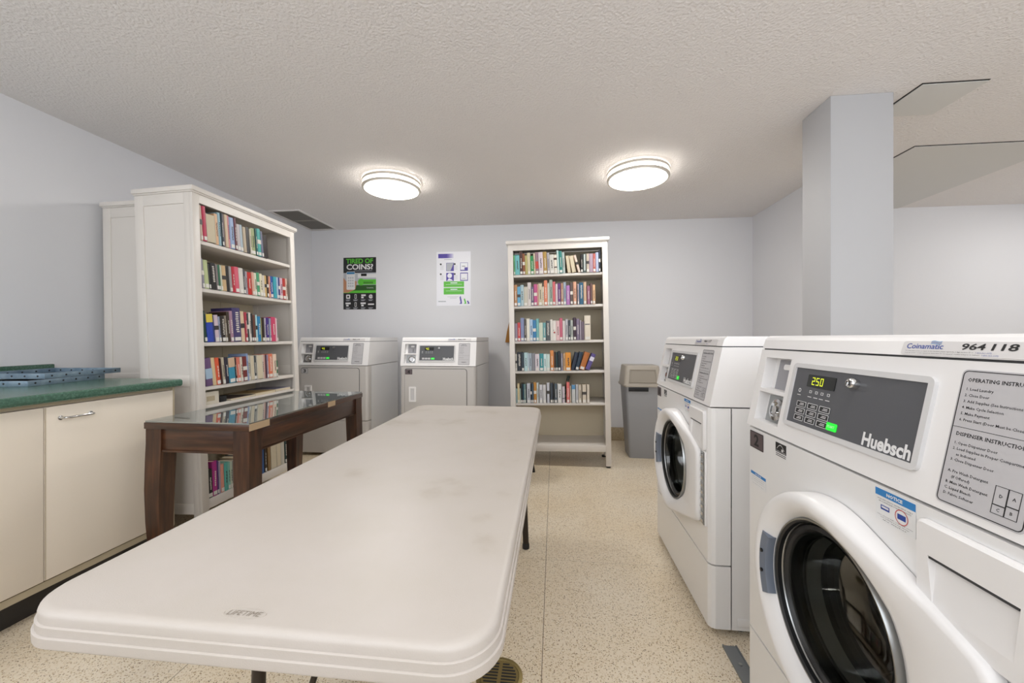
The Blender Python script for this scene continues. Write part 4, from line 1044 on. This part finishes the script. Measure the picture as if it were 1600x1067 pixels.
for yy, s in ((-.58, 1), (.61, -1)):
    for xx in ((-.262, .262) if yy < 0 else (-.31, .31)):
        m = MB(); m.tube([(xx, yy, ZT_ - .058), (xx, yy, .35), (xx * 1.04, yy, .014)], .016, M_leg, 14); lg = m.build('leg', t)
        m = MB(); m.lathe([(.001, 0), (.019, 0), (.019, .02), (.016, .03), (.001, .03)], M_black, Matrix.Translation((xx * 1.04, yy, 0)), 14); m.build('foot_cap', lg)
    m = MB(); m.tube([(-.266, yy, .16), (.266, yy, .16)], .0125, M_leg); m.tube([(-.33, yy, ZT_ - .066), (.33, yy, ZT_ - .066)], .0125, M_leg); m.build('cross_bar', t)
    m = MB(); m.tube([(-.16, yy, .16), (-.02, yy + s * .06, ZT_ - .062)], .008, M_leg, 10); m.tube([(.16, yy, .16), (.02, yy + s * .06, ZT_ - .062)], .008, M_leg, 10); m.build('brace', t)
m = MB(); m.box(-.34, -.31, -hy + .08, hy - .08, ZT_ - .08, ZT_ - .0565, M_leg); m.box(.31, .34, -hy + .08, hy - .08, ZT_ - .08, ZT_ - .0565, M_leg); m.build('frame_rail', t)

# three legged stool behind the folding table (one foot shows)
t = empty('stool', (-.35, 3.2, 0)); tag(t, 'low stool hidden behind the folding table, only one black foot showing on the floor', 'stool')
m = MB(); m.lathe([(.001, .41), (.16, .41), (.168, .418), (.168, .437), (.16, .445), (.001, .445)], M_leg, seg=32); m.build('seat', t)
for a in (28, 148, 268):
    c, s = math.cos(math.radians(a)), math.sin(math.radians(a))
    m = MB(); m.cyl((.2 * c, .2 * s, 0), (.12 * c, .12 * s, .412), .014, M_black, 12, r1=.017); m.build('leg', t)

# ------------------------------------------------------------------ bin
t = empty('trash_bin', (.82, 3.89, 0)); tag(t, 'tall grey plastic bin with a taupe hood lid by the back wall', 'bin')
def ring4(hw, hd, z, r): return [(x, y, z) for x, y in rrect(-hw, hw, -hd, hd, r, 4)]
m = MB(); m.loft([ring4(.114, .115, 0, .02), ring4(.118, .118, .01, .022), ring4(.158, .148, .655, .028), ring4(.158, .148, .672, .028), ring4(.15, .14, .672, .025), ring4(.11, .11, .02, .02)], M_bin); m.build('bin_body', t, sharp=.8)
m = MB(); m.box(-.13, .05, -.156, -.1465, .632, .668, M_black, .002); m.build('handle_recess', t)
m = MB(); m.loft([ring4(.176, .166, .674, .03), ring4(.178, .168, .69, .03), ring4(.17, .16, .70, .028), ring4(.155, .135, .862, .025), ring4(.148, .128, .87, .022)], M_lid); lid = m.build('lid', t, sharp=.8)
m = MB()
a = [(-.13, .715), (.13, .715), (.118, .835), (-.118, .835)]
yf = lambda z: -.16 + (z - .70) / .162 * .025
m.loft([[(x, yf(z) - .0005, z) for x, z in a], [(x, yf(z) - .006, z) for x, z in a], [(x * .93, yf(z) - .006, (z - .775) * .9 + .775) for x, z in a], [(x * .92, yf(z) - .0015, (z - .775) * .88 + .775) for x, z in a]], mat('lid_flap', '978f83', .5), smooth=False); m.build('swing_flap', lid)

# ------------------------------------------------------------------ broom hanging behind the bookcase
t = empty('broom', (-.42, 4.385, 1.08)); tag(t, 'brown broom hanging on the back wall behind the bookcase, one corner showing', 'broom')
m = MB(); m.loft([[(-.13, -.015, 0), (.13, -.015, 0), (.13, .015, 0), (-.13, .015, 0)], [(-.11, -.018, .12), (.11, -.018, .12), (.11, .018, .12), (-.11, .018, .12)], [(-.07, -.018, .3), (.07, -.018, .3), (.07, .018, .3), (-.07, .018, .3)], [(-.02, -.015, .38), (.02, -.015, .38), (.02, .015, .38), (-.02, .015, .38)]], M_broom, smooth=False); m.build('bristles', t)
m = MB(); m.cyl((0, 0, .37), (0, 0, .84), .012, M_wood); m.build('handle', t)
m = MB(); m.tube([(0, .024, .84), (0, .0, .845), (0, -.012, .83)], .003, M_steel, 8); m.build('hook', t)

# ------------------------------------------------------------------ floor drain
t = empty('floor_drain', (-.182, 1.29, 0)); tag(t, 'round brass floor drain by the near corner of the folding table', 'drain')
m = MB(); m.lathe([(.001, .0006), (.078, .0006), (.078, .002), (.066, .004), (.064, .0016), (.001, .0016)], M_brass, seg=40); m.build('drain_ring', t)
m = MB(); m.lathe([(.001, .002), (.064, .002), (.063, .0035), (.001, .0035)], M_brass, seg=40)
for sgn in (-1, 1):
    for i in range(9):
        y = -.048 + i * .012; L = math.sqrt(max(.0001, .056 ** 2 - y * y))
        a, b = sorted((sgn * .006, sgn * L)); m.box(a, b, y - .0032, y + .0032, .0034, .0038, M_black)
m.build('drain_grate', t)

# ------------------------------------------------------------------ posters
P1 = plane_at((-2.497, YB, 1.468), (1, 0, 0), (0, 0, 1))
t = empty('poster', (-2.497, YB, 1.468)); tag(t, 'black poster with a big green and white heading, above the left dryer', 'poster', 'posters on the back wall')
I4 = plane_at((0, 0, 0), (1, 0, 0), (0, 0, 1)); w_, h_ = .407, .617
m = MB(); m.plate(-.006, w_ + .006, -.006, h_ + .006, .0015, M_white, I4); m.quad(0, w_, 0, h_, mat('poster_black', '232326', .4), I4 @ Matrix.Translation((0, 0, .002))); m.build('poster_sheet', t)
L = lambda d: I4 @ Matrix.Translation((0, 0, d))
M_pg = mat('poster_green', '5fc23c', .4); M_pgd = mat('poster_dark_green', '2f5a26', .4); M_skin = mat('poster_skin', 'c08a68', .5); M_pgrey = mat('poster_grey', 'b9bcc2', .5)
m = MB(); m.text('TIRED OF', M_pg, L(.003) @ Matrix.Translation((.034, .545, 0)), .335, .058, bold=.03, res=4); m.build('heading', t)
m = MB(); m.text('COINS?', M_white, L(.003) @ Matrix.Translation((.04, .472, 0)), .33, .066, bold=.03, res=4); m.quad(.13, .36, .455, .459, M_pgrey, L(.003)); m.build('heading', t)
m = MB()
m.quad(0, w_, .2, .435, M_pgrey, L(.0022)); m.quad(.1, w_, .2, .29, M_pgd, L(.0024)); m.quad(.18, w_, .375, .42, M_white, L(.0025)); m.quad(.22, .29, .395, .425, M_led, L(.0027)); m.quad(0, w_, .195, .225, M_pg, L(.0026))
m.prism([(0, .2), (.06, .2), (.15, .24), (.17, .33), (.15, .34), (.04, .33), (0, .38)], 'z', .0026, .0028, M_skin, I4)
m.plate(.04, .145, .235, .45, .001, M_white, L(.0028), .012); m.quad(.044, .141, .42, .445, mat('poster_blue', '3a7fae', .4), L(.004))
for r in range(4):
    for c in range(3): m.plate(.058 + c * .026, .076 + c * .026, .27 + r * .032, .288 + r * .032, .0003, M_pgrey, L(.0039), .006)
star = []
for i in range(24):
    rr = .045 if i % 2 else .037; star.append((.222 + rr * math.cos(i * PI / 12), .325 + rr * math.sin(i * PI / 12)))
m.prism(star, 'z', .0029, .0032, M_pg, I4); m.quad(.2, w_, .295, .355, M_pg, L(.003)); m.quad(.25, .37, .325, .33, M_pgd, L(.0034)); m.quad(.25, .37, .308, .318, M_pgd, L(.0034))
m.text('Coinamatic', M_white, L(.0034) @ Matrix.Translation((.29, .25, 0)), .085, .014, res=2); m.build('picture', t)
m = MB()
for r in range(2):
    for c in range(4):
        x, y = .035 + c * .094, .128 - r * .095
        if c == 1: m.frame(x + .012, x + .036, y, y + .052, .005, M_white, L(.0026), .0003, .004)
        elif c == 0 and r == 0: m.plate(x, x + .05, y, y + .05, .0003, M_white, L(.0026), .008); m.plate(x + .014, x + .036, y + .014, y + .036, .0003, M_ink, L(.003), .006)
        elif c == 3 and r == 0: m.text('@', M_white, L(.0028) @ Matrix.Translation((x, y, 0)), .05, .05, bold=.03)
        elif c == 3: m.quad(x - .01, x + .065, y + .02, y + .036, M_white, L(.0026))
        else: m.quad(x - (.008 if r else 0), x + .056, y + .03, y + .05, M_white, L(.0026)); m.quad(x, x + .03, y + .004, y + .024, M_white, L(.0026))
        m.quad(x - .006, x + .052, y - .016, y - .011, M_pgrey, L(.0026)); m.quad(x, x + .04, y - .026, y - .021, M_pgrey, L(.0026))
m.build('pictograms', t)
t = empty('poster', (-1.357, YB, 1.503)); tag(t, 'white and purple instruction poster with two green blocks, left of the bookcase', 'poster', 'posters on the back wall')
w_, h_ = .403, .624; M_pp = mat('poster_purple', '4a3aa0', .4); M_paper = mat('poster_white', 'f0f0f6', .35)
m = MB(); m.plate(0, w_, 0, h_, .0015, M_paper, I4); m.build('poster_sheet', t)
m = MB()
for i in range(12):
    a = i / 12; m.quad(.02 + .18 * a, .02 + .18 * (a + 1 / 12), .55, .6, mat('purple_fade_%d' % i, '%02x%02x%02x' % tuple(int(p + (q - p) * max(0, (a - .5) * 2)) for p, q in zip((0x4a, 0x3a, 0xa0), (0xf0, 0xf0, 0xf6))), .4), L(.002))
m.quad(.09, .18, .53, .536, M_pgrey, L(.002)); m.build('heading_band', t)
m = MB()
for x, y, k in ((.115, .4, 0), (.28, .4, 1), (.115, .285, 2), (.28, .285, 3)):
    m.quad(x, x + .09, y, y + .095, M_pp, L(.0018))
    if k == 0: m.prism([(x + .004, y + .004), (x + .05, y + .004), (x + .075, y + .06), (x + .086, y + .091), (x + .004, y + .091)], 'z', .002, .0022, M_pgrey, I4)
    if k == 1: m.quad(x + .004, x + .086, y + .04, y + .091, M_paper, L(.002)); m.quad(x + .004, x + .05, y + .012, y + .04, M_paper, L(.002)); m.quad(x + .02, x + .06, y + .05, y + .056, M_ink, L(.0022))
    if k == 2: m.lathe([(.001, 0), (.028, 0)], M_paper, L(.002) @ Matrix.Translation((x + .04, y + .062, 0)), 20); m.prism([(x + .01, y + .004), (x + .03, y + .03), (x + .06, y + .02), (x + .08, y + .004)], 'z', .002, .0022, M_paper, I4)
    if k == 3: m.quad(x + .007, x + .083, y + .01, y + .085, M_paper, L(.002)); m.quad(x + .02, x + .06, y + .025, y + .029, M_ink, L(.0022))
    m.lathe([(.001, 0), (.011, 0)], M_ink, L(.002) @ Matrix.Translation((x - .065, y + .08, 0)), 16)
    for j in range(4): m.quad(x - .07, x - .03, y + .06 - j * .014, y + .063 - j * .014, M_pgrey, L(.002))
m.build('step_pictures', t)
for y0, y1 in ((.215, .28), (.13, .205)):
    m = MB(); m.quad(.085, .325, y0, y1, M_pg, L(.002)); m.quad(.165, .245, y1 - .022, y1 - .012, M_paper, L(.0022)); m.quad(.11, .3, y1 - .036, y1 - .033, M_paper, L(.0022)); m.build('green_block', t)
m = MB()
for x, hh, mm in ((.275, .092, M_pp), (.325, .065, M_pg), (.362, .038, M_pp)):
    pl = [(x - .006, .02), (x + .026, .02)] + [(x + .026 - .018 * (j / 6) ** 1.6, .02 + hh * j / 6) for j in range(1, 7)] + [(x + .012 - .018 * (1 - j / 6), .02 + hh * (1 - j / 6)) for j in range(1, 6)]
    m.prism(pl, 'z', .0018, .0021, mm, I4)
m.quad(.02, .11, .045, .056, M_pgrey, L(.002)); m.text('Coinamatic', M_pgrey, L(.0022) @ Matrix.Translation((.025, .043, 0)), .09, .014); m.quad(.13, .26, .1, .104, M_pgrey, L(.002)); m.quad(.16, .24, .085, .089, M_pgrey, L(.002)); m.build('logo_strip', t)
